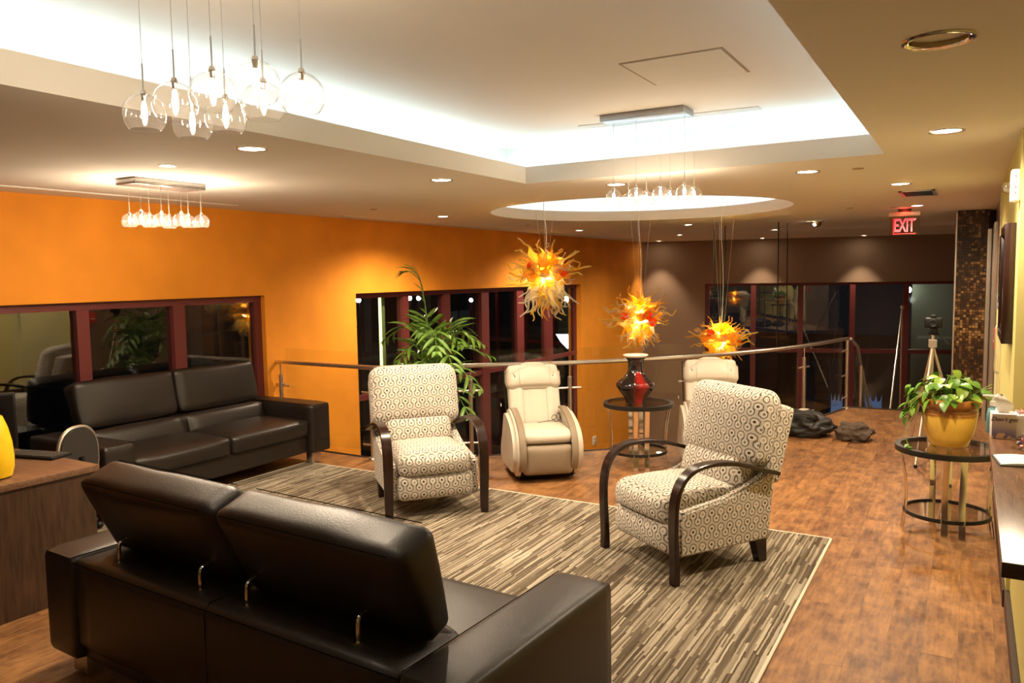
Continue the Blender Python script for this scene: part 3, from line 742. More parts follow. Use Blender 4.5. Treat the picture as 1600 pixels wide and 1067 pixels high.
# stair rail going down
t = thing('stair_rail', (-1.38, FL_END+.05, 0), 'steel stair handrail sloping down beyond the end post of the railing', 'railing')
bm = BM(); tube(bm, [(0, 0, .93), (.06, .25, .80), (.08, 3.2, -1.3)], .02, 10); ob('handrail', bm, M['steel'], t)
for y, z0 in ((.18, .55), (1.5, -.2)):
    bm = BM(); tube(bm, [(.12, y, z0-1.3), (.12, y, z0)], .018, 10); ob('post', bm, M['steel'], t)
bm = BM(); vs = [bm.verts.new(v) for v in ((.04, .25, .70), (.04, 3.2, -1.4), (.04, 3.2, -2.3), (.04, .25, -.2))]; bm.faces.new(vs)
r_ = bmesh.ops.extrude_face_region(bm, geom=list(bm.faces)); bmesh.ops.translate(bm, verts=[v for v in r_['geom'] if isinstance(v, bmesh.types.BMVert)], vec=(.012, 0, 0)); ob('glass_panel', bm, M['railglass'], t, smooth=0)
bm = BM()
for k in range(16): box(bm, (-1.38, FL_END+.02+k*.28, -(k+1)*.2), (-.2, FL_END+.02+(k+1)*.28, -(k+1)*.2+.04))
struct('trim_stair', bm, M['trimdark'], smooth=0)
# second stair rail on the right
t = thing('stair_rail', (-.55, FL_END+.1, 0), 'thin steel stair rail leaning up before the far windows, left of the tripod', 'railing')
a = at(1410, 480, 1, 14.0)-t.location; b = at(1391, 641, 1, 12.2)-t.location
bm = BM(); tube(bm, [tuple(b), tuple(a)], .014, 8); ob('handrail', bm, M['steel'], t)
bm = BM(); bmesh.ops.create_uvsphere(bm, u_segments=12, v_segments=8, radius=.03); ob('end_knob', bm, M['steel'], t, loc=tuple(a))
bm = BM(); tube(bm, [(a.x, a.y, a.z), (a.x, a.y, a.z-4)], .012, 8); ob('post', bm, M['steel'], t)
# black hanging rods in the stair hall
for i, (px, yb, y0, lab) in enumerate(((1115, 505, 12.0, 'left rod of the pair above the lowest chandelier'), (1132, 505, 12.3, 'right rod of the pair above the lowest chandelier'), (1214, 553, 12.0, 'left rod of the pair before the brown wall'), (1228, 553, 12.3, 'right rod of the pair before the brown wall'))):
    a = at(px, 352, 1, y0); b = at(px, yb, 1, y0); bm = BM(); tube(bm, [(0, 0, b.z-HC), (0, 0, 0)], .009, 6)
    tag(ob('hanging_rod', bm, M['blackmetal'], loc=(b.x, y0, HC)), 'thin black ceiling rod, '+lab, 'rod')

# ================================================================ RUG
bm = BM(); box(bm, (-5.72, 2.80, .001), (-.79, 5.63, .010)); rug = ob('striped_rug', bm, M['rug'], smooth=0)
tag(rug, 'large cream, tan and brown striated area rug under the seating group', 'rug')
bm = BM()
for a, b in (((-.79, 2.79), (-.773, 5.647)), ((-5.735, 5.63), (-.773, 5.647)), ((-5.735, 2.79), (-5.72, 5.647)), ((-5.735, 2.79), (-.773, 2.802))): box(bm, (a[0], a[1], .0005), (b[0], b[1], .012), .002)
tag(ob('binding', bm, M['rugedge'], rug), 'cream bound edge')

# ================================================================ SOFAS
def sofa(name, loc, rz, label, L=2.45, lean=.34):
    t = thing(name, loc, label, 'sofa', rz=rz); h = L/2; aw = .26; LM = M['leather']
    def seamline(parent, pts, r=.0018):
        b = BM(); tube(b, pts, r, 5); ob('piping', b, M['seam'], parent)
    for s in (-1, 1):
        bm = BM(); x0, x1 = sorted((s*h, s*(h-aw)))
        cushion(bm, (aw, 1.02, .49), .028, (.006, .004, .008), 8, (s*(h-aw/2), 0, .355)); a = ob('armrest', bm, LM, t, smooth=60)
        seamline(a, [(s*(h-.012), -.495, .585), (s*(h-.012), .495, .585)])
        seamline(a, [(s*(h-aw+.012), -.495, .597), (s*(h-aw+.012), .495, .597)])
    bm = BM(); cushion(bm, (L-2*aw-.004, .92, .20), .02, (0, .003, 0), 6, (0, .02, .215)); ob('base', bm, LM, t, smooth=60)
    w = (L-2*aw)/2
    bm = BM(); cushion(bm, (L-2*aw-.002, .36, .42), .035, (0, .006, .006), 8, (0, .33, .387)); bk = ob('back_frame', bm, LM, t, smooth=60)
    seamline(bk, [(-(L/2-aw), .507, .575), (L/2-aw, .507, .575)]); seamline(bk, [(0, .514, .13), (0, .515, .56), (0, .49, .60), (0, .18, .604)], .002)
    for s in (-1, 1):
        bm = BM(); cushion(bm, (w-.006, .72, .17), .045, (.0, .015, .018), 10, (s*w/2, -.135, .375), wob=.006, wsc=5, seed=s); sc = ob('seat_cushion', bm, LM, t, smooth=60)
        M4 = Tr(s*w/2, .20, .52) @ Rx(-.32)
        bm = BM(); cushion(bm, (w-.03, .14, .22), .05, (0, .02, .01), 8, M4=Tr(0, -.02, -.03) @ M4); ob('lumbar_cushion', bm, LM, t, smooth=60)
        # adjustable headrest on chrome posts, leaning back
        hw = w+.0; M4 = Tr(s*(hw/2+.002), .26, .63) @ Rx(-lean)
        bm = BM(); vs = cushion(bm, (hw-.012, .20, .40), .045, (.012, .018, .012), 12, (0, 0, .18), wob=.007, wsc=4, seed=s*3)
        for v in vs:                     # slimmer towards the lower edge
            k = max(0, min(1, (v.co.z+.02)/.37)); v.co.y *= .62+.38*k; v.co.x *= 1-.02*(1-k)
        bmesh.ops.transform(bm, matrix=M4, verts=bm.verts); hr = ob('headrest', bm, LM, t, smooth=60)
        for yy in (-.093, .096):
            P = [M4 @ Vector((x, yy, .372)) for x in (-hw/2+.06, -hw/4, 0, hw/4, hw/2-.06)]
            seamline(hr, [tuple(p) for p in P])
        for e in (-.30, .30):
            x = s*(hw/2-.05)+e*hw; bm = BM()
            tube(bm, spline([(x, .425, .600), (x, .425, .665), (x, .415, .688), (x, .375, .697), (x, .33, .70)], 4), .0085, 10)
            lathe(bm, [(.0, .604), (.018, .604), (.018, .598)], 16, c=(x, .425, 0)); ob('support_post', bm, M['chrome'], t)
    for sx_ in (-1, 1):
        for sy in (-1, 1):
            bm = BM(); box(bm, (sx_*(h-.14)-.06, sy*.40-.04, .001), (sx_*(h-.14)+.06, sy*.40+.04, .115), .004); ob('leg', bm, M['steel'], t)
    return t
sofa('leather_sofa', (-2.47, 2.41, .011), math.radians(177), 'black leather sofa in the foreground seen from behind, its headrests on chrome posts', 2.46)
sofa('leather_sofa', (-6.07, 4.62, .011), PI/2, 'black leather sofa against the orange wall under the maroon framed window', 2.40, .30)

# ================================================================ RECLINERS
def recliner(loc, rz, label):
    t = thing('recliner_armchair', loc, label, 'armchair', 'patterned recliners on the rug', rz); FB = M['fabric']
    bm = BM(); cushion(bm, (.60, .12, .20), .05, (0, .03, .0), 8, (0, -.33, .235)); ob('footrest', bm, FB, t, smooth=60)
    bm = BM(); cushion(bm, (.585, .60, .19), .07, (.0, .035, .035), 10, (0, -.10, .405)); ob('seat_cushion', bm, FB, t, smooth=60)
    for s in (-1, 1):          # upholstered side with a sloping top line
        prof = [(-.34, .14), (.36, .15), (.41, .56), (.33, .57), (.16, .50), (0, .455), (-.2, .43), (-.34, .41)]
        bm = BM(); a = [bm.verts.new((s*.285, y, z)) for y, z in prof]; bm.faces.new(a)
        e = bmesh.ops.extrude_face_region(bm, geom=list(bm.faces)); bmesh.ops.translate(bm, verts=[v for v in e['geom'] if isinstance(v, bmesh.types.BMVert)], vec=(s*.065, 0, 0))
        bmesh.ops.bevel(bm, geom=list(bm.edges), offset=.014, segments=3, affect='EDGES'); ob('side_panel', bm, FB, t, smooth=50)
    bm = BM(); cushion(bm, (.56, .55, .16), .03, (0, 0, 0), 5, (0, .06, .24)); ob('base', bm, FB, t, smooth=60)
    Mb = Tr(0, .20, .46) @ Rx(-.30)
    bm = BM(); cushion(bm, (.56, .17, .24), .06, (0, .03, 0), 10, (0, 0, .10), M4=Mb); ob('lumbar_cushion', bm, FB, t, smooth=60)
    Mb2 = Tr(0, .29, .60) @ Rx(-.30)
    o = BM(); cushion(o, (.73, .19, .50), .085, (.01, .045, .01), 14, (0, 0, .25), wob=.008, wsc=5, seed=2)
    bc = ob('back_cushion', o, FB, t, smooth=70, loc=(0, .27, .60), rot=(-.27, 0, 0))
    bm = BM(); cushion(bm, (.71, .13, .50), .03, (0, .01, 0), 8, (0, 0, 0)); ob('back_shell', bm, FB, t, smooth=60, loc=(0, .445, .745), rot=(-.27, 0, 0))
    for s in (-1, 1):          # bentwood arm and front leg in one sweep
        P = spline([Vector((-.405, 0, 0)), Vector((-.405, .12, 0)), Vector((-.415, .35, 0)), Vector((-.405, .50, 0)), Vector((-.36, .61, 0)), Vector((-.27, .675, 0)), Vector((-.14, .695, 0)), Vector((.02, .68, 0)), Vector((.16, .645, 0)), Vector((.29, .605, 0)), Vector((.385, .575, 0))], 5)
        n = len(P); Wd = [.055+.02*min(1, i/12) for i in range(n)]; Th = [.052 if i < 3 else max(.026, .052-.0022*i) for i in range(n)]
        bm = BM(); ribbon(bm, [(p.x, p.y) for p in P], Wd, Th, s*.375); ob('bentwood_arm', bm, M['bent'], t, smooth=40)
        bm = BM(); a = [bm.verts.new(v) for v in ((s*.30-.028, .30, 0), (s*.30+.028, .30, 0), (s*.30+.028, .36, 0), (s*.30-.028, .36, 0))]; b = [bm.verts.new(v) for v in ((s*.30-.035, .26, .155), (s*.30+.035, .26, .155), (s*.30+.035, .35, .155), (s*.30-.035, .35, .155))]
        bm.faces.new(a[::-1]); bm.faces.new(b)
        for i in range(4): bm.faces.new((a[i], a[(i+1) % 4], b[(i+1) % 4], b[i]))
        ob('rear_leg', bm, M['bent'], t, smooth=0)
    return t
recA = recliner((-3.79, 5.03, .012), math.radians(50), 'patterned recliner with dark bentwood arms, the left one, facing the camera before the palm')
clone(recA, (-1.55, 4.89, .012), math.radians(-33.5), 'patterned recliner with bentwood arms, the right one, seen from its side near the rug corner')

# ================================================================ MASSAGE CHAIRS
def massage(loc, rz, label):
    t = thing('massage_chair', loc, label, 'massage chair', 'cream massage chairs by the railing', rz); CR_ = M['cream']
    bm = BM()
    prof = [(-.30, .02), (.28, .02), (.40, .10), (.30, .30), (-.28, .30), (-.37, .12)]
    a = [bm.verts.new((-.27, y, z)) for y, z in prof]; bm.faces.new(a); e = bmesh.ops.extrude_face_region(bm, geom=list(bm.faces)); bmesh.ops.translate(bm, verts=[v for v in e['geom'] if isinstance(v, bmesh.types.BMVert)], vec=(.54, 0, 0))
    bmesh.ops.bevel(bm, geom=list(bm.edges), offset=.02, segments=2, affect='EDGES'); box(bm, (-.2, -.2, 0), (.2, .22, .04)); ob('rocker_base', bm, M['black'], t)
    bm = BM(); cushion(bm, (.46, .09, .27), .04, (0, .02, 0), 8, (0, 0, 0), M4=Tr(0, -.375, .205) @ Rx(.10)); ob('front_panel', bm, M['tan'], t, smooth=60)
    for s in (-1, 1):          # swooping side shells
        P = spline([Vector(p) for p in ((-.34, .06, 0), (-.42, .18, 0), (-.435, .30, 0), (-.39, .42, 0), (-.28, .51, 0), (-.12, .57, 0), (.03, .60, 0), (.13, .575, 0), (.19, .48, 0), (.25, .36, 0), (.34, .22, 0), (.34, .10, 0), (.2, .05, 0), (-.1, .05, 0))], 4)
        bm = BM(); a = [bm.verts.new((s*.245, p.x, p.y)) for p in P[:-1]]; bm.faces.new(a)
        e = bmesh.ops.extrude_face_region(bm, geom=list(bm.faces)); bmesh.ops.translate(bm, verts=[v for v in e['geom'] if isinstance(v, bmesh.types.BMVert)], vec=(s*.075, 0, 0))
        rim = [ed for ed in bm.edges if abs(ed.verts[0].co.x-ed.verts[1].co.x) < 1e-6 and abs(abs(ed.verts[0].co.x)-.32) < 1e-4]
        bmesh.ops.bevel(bm, geom=rim, offset=.035, segments=4, affect='EDGES', clamp_overlap=True)
        ob('side_shell', bm, CR_, t, smooth=60)
        P2 = P[2:28]; bm = BM(); ribbon(bm, [(p.x-.004, p.y+.002) for p in P2], .06, .024, s*.236); ob('armrest_band', bm, M['tan'], t, smooth=60)
        bm = BM(); ribbon(bm, [(.30, .52), (.44, .95)], .008, .03, s*.262); ob('hinge_strap', bm, M['black'], t)
    bm = BM(); cushion(bm, (.50, .44, .13), .058, (.005, .03, .02), 10, (0, -.17, .40)); ob('seat_cushion', bm, CR_, t, smooth=70)
    Mb = Tr(0, .17, .42) @ Rx(-.33)
    bm = BM(); vs = cushion(bm, (.50, .13, .60), .04, (0, 0, 0), 14, (0, 0, .28))
    for v in vs:
        if v.co.y < -.03:
            x = v.co.x; v.co.y += -.020*math.exp(-((abs(x)-.15)/.035)**2)+.012*math.exp(-((abs(x)-.085)/.02)**2)
    bmesh.ops.transform(bm, matrix=Mb, verts=bm.verts); bk = ob('backrest', bm, CR_, t, smooth=60)
    bm = BM()
    for s in (-1, 1): tube(bm, [tuple(Mb @ Vector((s*.115, -.070, z))) for z in (.02, .2, .4)], .0018, 5)
    ob('seam', bm, M['tan'], bk)
    bm = BM(); cushion(bm, (.53, .17, .26), .055, (.0, .03, .012), 12, (0, -.02, .47), M4=Mb)
    for v in bm.verts:
        if v.co.z > .93: v.co.z -= .10*v.co.x*v.co.x/.05
    pl = ob('head_pillow', bm, CR_, t, smooth=60)
    bm = BM(); tube(bm, [tuple(Mb @ Vector(v)) for v in ((-.15, -.137, .37), (-.15, -.14, .56), (.15, -.14, .56), (.15, -.137, .37), (-.15, -.137, .37))], .0016, 5); ob('seam', bm, M['tan'], pl)
    bm = BM(); cushion(bm, (.03, .004, .006), .001, (0, 0, 0), 2, tuple(Mb @ Vector((.17, -.132, .575)))); ob('logo_tag', bm, plain('red_tag', (.6, .12, .05), .5), t)
    bm = BM(); P = [(.215, .20, .62), (.222, .10, .50), (.20, .04, .478), (.16, .04, .53), (.13, .05, .50), (.16, -.02, .476), (.205, .0, .50), (.19, .04, .545), (.15, .02, .49), (.04, -.02, .482), (-.03, -.04, .478)]
    tube(bm, spline(P, 6), .0028, 6); ob('remote_cord', bm, M['black'], t)
    bm = BM(); cushion(bm, (.004, .05, .03), .0015, (0, 0, 0), 2, (-.31, .33, .60)); ob('hang_tag', bm, M['white'], t)
    return t
mc = massage((-3.46, 6.38, 0), math.radians(40), 'cream leather massage chair between the palm and the vase table')
clone(mc, (-2.10, 7.42, 0), math.radians(24), 'cream leather massage chair mostly hidden behind the right patterned recliner')

# ================================================================ ROUND TABLES
def rtable(loc, rz, label, R=.335, H=.62):
    t = thing('round_side_table', loc, label, 'side table', 'round glass side tables', rz)
    bm = BM(); ringtube(bm, (0, 0, H-.014), R-.018, 0, 64, flat=(.018, .012)); ringtube(bm, (0, 0, H-.032), R-.008, 0, 64, flat=(.008, .007)); ob('top_rim', bm, M['blackmetal'], t, smooth=30)
    bm = BM(); lathe(bm, [(0, -.005), (R-.035, -.005), (R-.035, .003), (0, .003)], 64, c=(0, 0, H-.006)); ob('glass_top', bm, M['tableglass'], t, smooth=30)
    bm = BM(); ringtube(bm, (0, 0, .15), .27, 0, 64, flat=(.006, .013)); ob('lower_ring', bm, M['blackmetal'], t, smooth=30)
    bm = BM(); lathe(bm, [(0, -.003), (.264, -.003), (.264, .003), (0, .003)], 48, c=(0, 0, .15)); ob('glass_shelf', bm, M['tableglass'], t, smooth=30)
    for k in range(4):
        for s in (-1, 1):
            P = [(R*(.90 - .10*math.sin(PI*min(1, u*1.02))) - .02*u, (1-u)*(H-.028)) for u in [i/14 for i in range(15)]]
            bm = BM(); ribbon(bm, [(-r, z) for r, z in P], .042, .008, s*.052); o = ob('leg', bm, M['chrome'], t, smooth=40, rot=(0, 0, k*PI/2))
    return t
ta = rtable((-2.73, 7.04, 0), math.radians(27), 'round glass table on chrome strip legs holding the dark red vase')
clone(ta, (-.105, 6.17, 0), math.radians(10), 'round glass table on chrome strip legs holding the potted plant, beside the counter')

# vase -----------------------------------------------------------
def vase_mat():
    m, nt, p = newmat('flambe_glaze'); g = G(nt); tc = N(nt, 'ShaderNodeTexCoord')
    sx = N(nt, 'ShaderNodeSeparateXYZ'); nt.links.new(tc.outputs['Object'], sx.inputs[0])
    a = g.m('ARCTAN2', sx.outputs[1], sx.outputs[0])
    f = g.m('ADD', g.m('MULTIPLY', g.m('ADD', g.m('SINE', g.m('ADD', g.m('MULTIPLY', a, 3.0), 4.2)), 1), .36), g.m('MULTIPLY', g.m('SUBTRACT', g.noise(tc.outputs['Object'], 11, 4), .5), .5))
    up = g.m('GREATER_THAN', sx.outputs[2], .30)
    c = g.ramp(f, [(.34, (.008, .006, .007)), (.52, (.07, .004, .003)), (.70, (.26, .008, .006))])
    c = g.mix(g.m('MULTIPLY', up, .93), c, (.012, .010, .012))
    nt.links.new(c, p.inputs['Base Color']); p.inputs['Roughness'].default_value = .07; p.inputs['Coat Weight'].default_value = .6; p.inputs['Coat Roughness'].default_value = .03
    return m
t = thing('vase', (-2.75, 7.02, .619), 'glossy black and red vase with a pinched neck and flared cream rim', 'vase')
prof = [(0, .004), (.085, .004), (.095, 0), (.098, .02), (.11, .05), (.155, .11), (.185, .155), (.188, .175), (.165, .205), (.115, .25), (.080, .285), (.072, .32), (.070, .37), (.078, .41), (.098, .435)]
bm = BM(); lathe(bm, prof, 48); ob('body', bm, vase_mat(), t, smooth=60)
bm = BM(); lathe(bm, [(.098, .435), (.118, .447), (.121, .456), (.114, .461), (.09, .452), (.06, .42), (.0, .38)], 48); ob('rim', bm, plain('cream_glaze', (.82, .76, .64), .2), t, smooth=60)

# potted pothos --------------------------------------------------
t = thing('potted_plant', (-.105, 6.2, .619), 'trailing leafy green plant in an ochre and brown glazed pot on the right glass table', 'plant')
pm, nt, p = newmat('ochre_two_tone_glaze'); g = G(nt); tc = N(nt, 'ShaderNodeTexCoord'); sx = N(nt, 'ShaderNodeSeparateXYZ'); nt.links.new(tc.outputs['Object'], sx.inputs[0])
zz = g.m('ADD', sx.outputs[2], g.m('MULTIPLY', g.m('SUBTRACT', g.noise(tc.outputs['Object'], 14, 4), .5), .035))
c = g.ramp(g.m('MULTIPLY', zz, 2.9), [(.0, (.62, .36, .05)), (.60, (.66, .40, .06)), (.66, (.34, .13, .02)), (.75, (.20, .07, .015)), (.86, (.30, .10, .018)), (.99, (.48, .20, .03))])
nt.links.new(c, p.inputs['Base Color']); p.inputs['Roughness'].default_value = .16; p.inputs['Coat Weight'].default_value = .4
prof = [(0, .002), (.105, .002), (.12, .006), (.145, .05), (.162, .10), (.172, .15), (.170, .158), (.176, .166), (.171, .174), (.177, .182), (.173, .190), (.180, .198), (.19, .205), (.200, .225), (.196, .245), (.186, .245), (.180, .23), (.17, .21), (0, .21)]
prof = [(r, z*1.38) for r, z in prof]
bm = BM(); lathe(bm, prof, 56, matf=lambda i: 1 if i == 17 else 0); ob('pot', bm, pm, t, smooth=50, mats=[pm, plain('potting_soil', (.05, .03, .02), .9)])
M['leaf'] = plain('pothos_leaf', (.10, .24, .025), .35, var=.45, vscale=9); M['leaf2'] = plain('lime_leaf', (.22, .36, .04), .35, var=.3, vscale=9)
def leaf(bm, M4, L, Wd, fold=.25, droop=.3, shape='heart', n=6, mat=0):
    rows = []
    for i in range(n+1):
        s = i/n
        w = Wd*(math.sin(PI*min(1, s*.97+.03)**.62)**.8 if shape == 'heart' else math.sin(PI*s)**.7)
        y = s*L; z = -droop*L*s*s
        rows.append([bm.verts.new(M4 @ Vector((x*w, y, z+abs(x)*w*fold))) for x in (-1, -.5, 0, .5, 1)])
    for i in range(n):
        for k in range(4):
            f = bm.faces.new((rows[i][k], rows[i][k+1], rows[i+1][k+1], rows[i+1][k])); f.material_index = mat
rnd = random.Random(5); bm = BM(); st = BM()
def pothos_leaf(base, tip, L, W_, mi):
    v = (Vector(tip)-Vector(base)); mid = Vector(base)+v*.5+Vector((0, 0, .03)); tube(st, spline([base, mid, tip], 4), .0022, 5)
    out = Vector((v.x, v.y, 0)); a = math.atan2(out.y, out.x)-PI/2+rnd.uniform(-.5, .5)
    leaf(bm, Tr(*tip) @ Rz(a) @ Rx(rnd.uniform(-.9, .25)) @ Ry(rnd.uniform(-.5, .5)), L, W_, .22, .35, mat=mi)
for i in range(120):
    a = rnd.uniform(0, 6.283); r = rnd.uniform(.02, .22)**1; h = .25+rnd.uniform(.01, .17)*(1.25-r*3) if r < .2 else .235+rnd.uniform(-.02, .08)
    base = (.10*math.cos(a)*rnd.random(), .10*math.sin(a)*rnd.random(), .21); pothos_leaf(base, (r*math.cos(a), r*math.sin(a), max(h, .24)), rnd.uniform(.055, .105), rnd.uniform(.024, .040), rnd.random() < .3)
for i in range(16):      # vines that spill over the left rim
    a = math.radians(rnd.uniform(165, 215)); q = Vector((.19*math.cos(a), .19*math.sin(a), .25)); dx = rnd.uniform(.03, .11); dz = rnd.uniform(-.17, .10)
    e = q+Vector((-dx, -.03, dz)); tube(st, spline([(q.x*.5, q.y*.5, .22), tuple(q+Vector((0, 0, .02))), tuple(q+Vector((-dx*.7, -.01, dz*.3))), tuple(e)], 4), .0025, 5)
    for k in range(3):
        pp = q.lerp(e, .35+.3*k); leaf(bm, Tr(*pp) @ Rz(rnd.uniform(.5, 2.6)) @ Rx(rnd.uniform(-1.3, -.3)), rnd.uniform(.05, .085), rnd.uniform(.02, .03), .2, .3, mat=k % 2)
for i in range(5):       # long thin blades to the right
    a = math.radians(rnd.uniform(-30, 20)); P = spline([(.08, 0, .22), (.17, .02*i-.04, .30), (.25, .03*i-.06, .27+.02*i)], 5); tube(st, P, .003, 5)
for b_ in (bm, st): bmesh.ops.translate(b_, verts=b_.verts, vec=(0, 0, .085))
ob('foliage', bm, M['leaf'], t, smooth=80, mats=[M['leaf'], M['leaf2']]); ob('stems', st, plain('plant_stem', (.24, .30, .07), .6), t, smooth=60)
bm = BM(); P = spline([(-.19, -.06, .24), (-.26, -.12, .10), (-.24, -.20, .02), (-.21, -.27, .012)], 5); tube(bm, P, .0022, 5)
for p_ in P[8::2]: leaf(bm, Tr(*p_) @ Rz(rnd.uniform(0, 6)) @ Rx(-.2), .045, .014, .2, .2)
ob('trailing_vine', bm, M['leaf'], t, smooth=80)

# palm -----------------------------------------------------------
t = thing('potted_palm', (-4.47, 6.12, 0), 'tall green palm in a dark pot standing behind the left recliner', 'plant')
bm = BM(); lathe(bm, [(0, .003), (.12, .003), (.13, .02), (.17, .30), (.18, .32), (.165, .32), (.155, .28), (0, .28)], 32); ob('pot', bm, plain('dark_pot', (.05, .03, .02), .4), t)
M['palm'] = plain('palm_leaf', (.10, .20, .025), .38, var=.5, vscale=7)
rnd = random.Random(11)
def frond(az, h, out, droop, n=15, ll=.26, lw=.016, z0=.28):
    bm = BM(); dx, dy = math.cos(az), math.sin(az)
    P = spline([(0, 0, z0), (dx*out*.12, dy*out*.12, z0+(h-z0)*.55), (dx*out*.45, dy*out*.45, h-.02), (dx*out, dy*out, h-droop)], 9)
    tube(bm, P, [.008*(1-i/len(P))+.002 for i in range(len(P))], 6, mat=0); m = len(P)
    for i in range(n):
        s = .42+.56*i/(n-1); k = min(m-2, int(s*(m-1))); p = P[k].lerp(P[k+1], s*(m-1)-k); d = (P[k+1]-P[k]).normalized()
        side = d.cross(Vector((0, 0, 1))); side = side.normalized() if side.length > .05 else Vector((-dy, dx, 0)); up = side.cross(d)
        for sg in (-1, 1):
            lf = ll*(math.sin(PI*(.18+.72*i/(n-1))))*rnd.uniform(.85, 1.1); dirn = (side*sg*.85+d*(.55+.5*i/n)+up*.12).normalized()
            X = dirn.cross(up).normalized(); Zz = X.cross(dirn)
            M4 = Matrix((X, dirn, Zz)).transposed().to_4x4(); M4.translation = p
            leaf(bm, M4, lf, lw, .5, .22+.25*rnd.random(), 'blade', 5)
    return ob('frond', bm, M['palm'], t, smooth=80)
for az, h, o_, dr in ((3.7, 1.84, .26, -.06), (2.6, 1.46, .42, .12), (.25, 1.33, .50, .14), (-.6, 1.20, .55, .20), (3.5, 1.38, .50, .15), (4.3, 1.22, .42, .2), (5.4, 1.36, .46, .2), (.0, 1.02, .52, .25), (1.1, 1.40, .45, .22), (2.0, 1.26, .5, .25), (-.3, .86, .52, .30), (4.9, 1.10, .45, .26), (-1.0, 1.02, .50, .28), (3.0, 1.12, .5, .25), (3.9, 1.02, .48, .2), (.6, 1.16, .56, .1), (-.1, 1.30, .36, .1), (5.0, 1.40, .25, .08)):
    frond(az, h, o_, dr, 8 if h < 1.75 else 12, .24 if h < 1.75 else .25, .019 if h < 1.75 else .010)

# ================================================================ DESK, MONITOR, VASE
t = thing('reception_desk', (-4.47, 2.72, 0), 'brown wood desk at the left edge, end panel and top beside the foreground sofa', 'desk', rz=math.radians(-1))
bm = BM(); box(bm, (-1.9, -2.5, .725), (0, 0, .762), .002); ob('desk_top', bm, M['desktop'], t)
bm = BM(); box(bm, (-.04, -2.48, 0), (-.012, -.03, .725)); ob('side_panel', bm, M['darkwood'], t, smooth=0)
bm = BM(); box(bm, (-1.3, -.06, .25), (-.04, -.035, .725)); ob('modesty_panel', bm, M['darkwood'], t, smooth=0)
bm = BM(); box(bm, (-1.85, -2.48, 0), (-1.82, -.03, .725)); ob('side_panel', bm, M['darkwood'], t, smooth=0)
t = thing('monitor', (-5.00, 2.24, .762), 'black computer monitor on the desk, seen edge-on at the left border', 'monitor', rz=math.radians(72))
bm = BM(); box(bm, (-.27, -.018, .10), (.27, .022, .44), .006); ob('screen_housing', bm, M['black'], t)
bm = BM(); box(bm, (-.255, -.0195, .115), (.255, -.018, .425)); ob('screen', bm, plain('dark_screen', (.01, .008, .008), .08), t, smooth=0)
bm = BM(); box(bm, (-.10, -.06, 0), (.10, .10, .012), .004); box(bm, (-.03, .02, .01), (.03, .045, .22), .004); ob('stand', bm, M['black'], t)
p0 = at(97, 712, 2, .775); p1 = at(62, 718, 2, .775)
t = thing('keyboard', (-5.02, 2.67, .763), 'black keyboard on the desk beside the monitor', 'keyboard', rz=math.radians(14))
bm = BM(); box(bm, (-.22, -.075, 0), (.18, .075, .016), .004); ob('keyboard_body', bm, M['black'], t)
key = plain('key_caps', (.05, .048, .045), .5)
for r_ in range(5):
    for c_ in range(13):
        bm = BM(); box(bm, (-.205+c_*.0285, -.062+r_*.026, .016), (-.181+c_*.0285, -.040+r_*.026, .021)); ob('key', bm, key, t, smooth=0)
t = thing('yellow_vase', (-4.70, 2.24, .762), 'bright yellow ceramic vase on the desk corner at the left border', 'vase')
ym = plain('yellow_glaze', (.90, .56, .01), .35, var=.12, vscale=7)
bm = BM(); lathe(bm, [(0, .003), (.075, .003), (.095, .01), (.108, .06), (.110, .12), (.104, .20), (.088, .28), (.066, .345), (.060, .352), (.058, .345), (.08, .27), (.095, .15), (.08, .03), (0, .02)], 48); ob('body', bm, ym, t, smooth=50)
# office chair ---------------------------------------------------
t = thing('office_chair', (-5.46, 3.17, .011), 'dark office chair with a silver rimmed rounded back behind the desk', 'chair', rz=math.radians(-75))
def roundback(R_, w, h):
    return [(w*math.copysign(abs(math.cos(a))**.8, math.cos(a)), h*math.copysign(abs(math.sin(a))**.8, math.sin(a))) for a in [2*PI*i/40 for i in range(40)]]
bm = BM(); L_ = roundback(0, .165, .20); a = [bm.verts.new((x, -.02, .60+z)) for x, z in L_]; b = [bm.verts.new((x, .02, .60+z)) for x, z in L_]; bm.faces.new(a); bm.faces.new(b[::-1])
for i in range(40): bm.faces.new((a[i], b[i], b[(i+1) % 40], a[(i+1) % 40]))
ob('backrest', bm, plain('grey_mesh', (.022, .018, .014), .8), t)
bm = BM(); L2 = [(x*1.06, 0, .60+z*1.06) for x, z in L_]; tube(bm, L2+[L2[0]], .014, 8); ob('back_rim', bm, M['steel'], t)
bm = BM(); cushion(bm, (.46, .44, .08), .035, (0, 0, .01), 6, (0, -.24, .44)); ob('seat', bm, M['black'], t, smooth=60)
bm = BM(); tube(bm, [(0, -.22, .40), (0, -.22, .10)], .025, 10); ob('pedestal', bm, M['chrome'], t)
bm = BM(); tube(bm, [(0, -.05, .40), (0, .045, .45), (0, .03, .60)], .018, 8); ob('back_bracket', bm, M['black'], t)
for k in range(5):
    a = k*2*PI/5; bm = BM(); tube(bm, [(0, -.22, .10), (.26*math.cos(a), -.22+.26*math.sin(a), .07)], .016, 8); l = ob('base_arm', bm, M['black'], t)
    bm = BM(); bmesh.ops.create_uvsphere(bm, u_segments=12, v_segments=8, radius=.027, matrix=Tr(.27*math.cos(a), -.22+.27*math.sin(a), .028)); ob('caster', bm, M['black'], l)

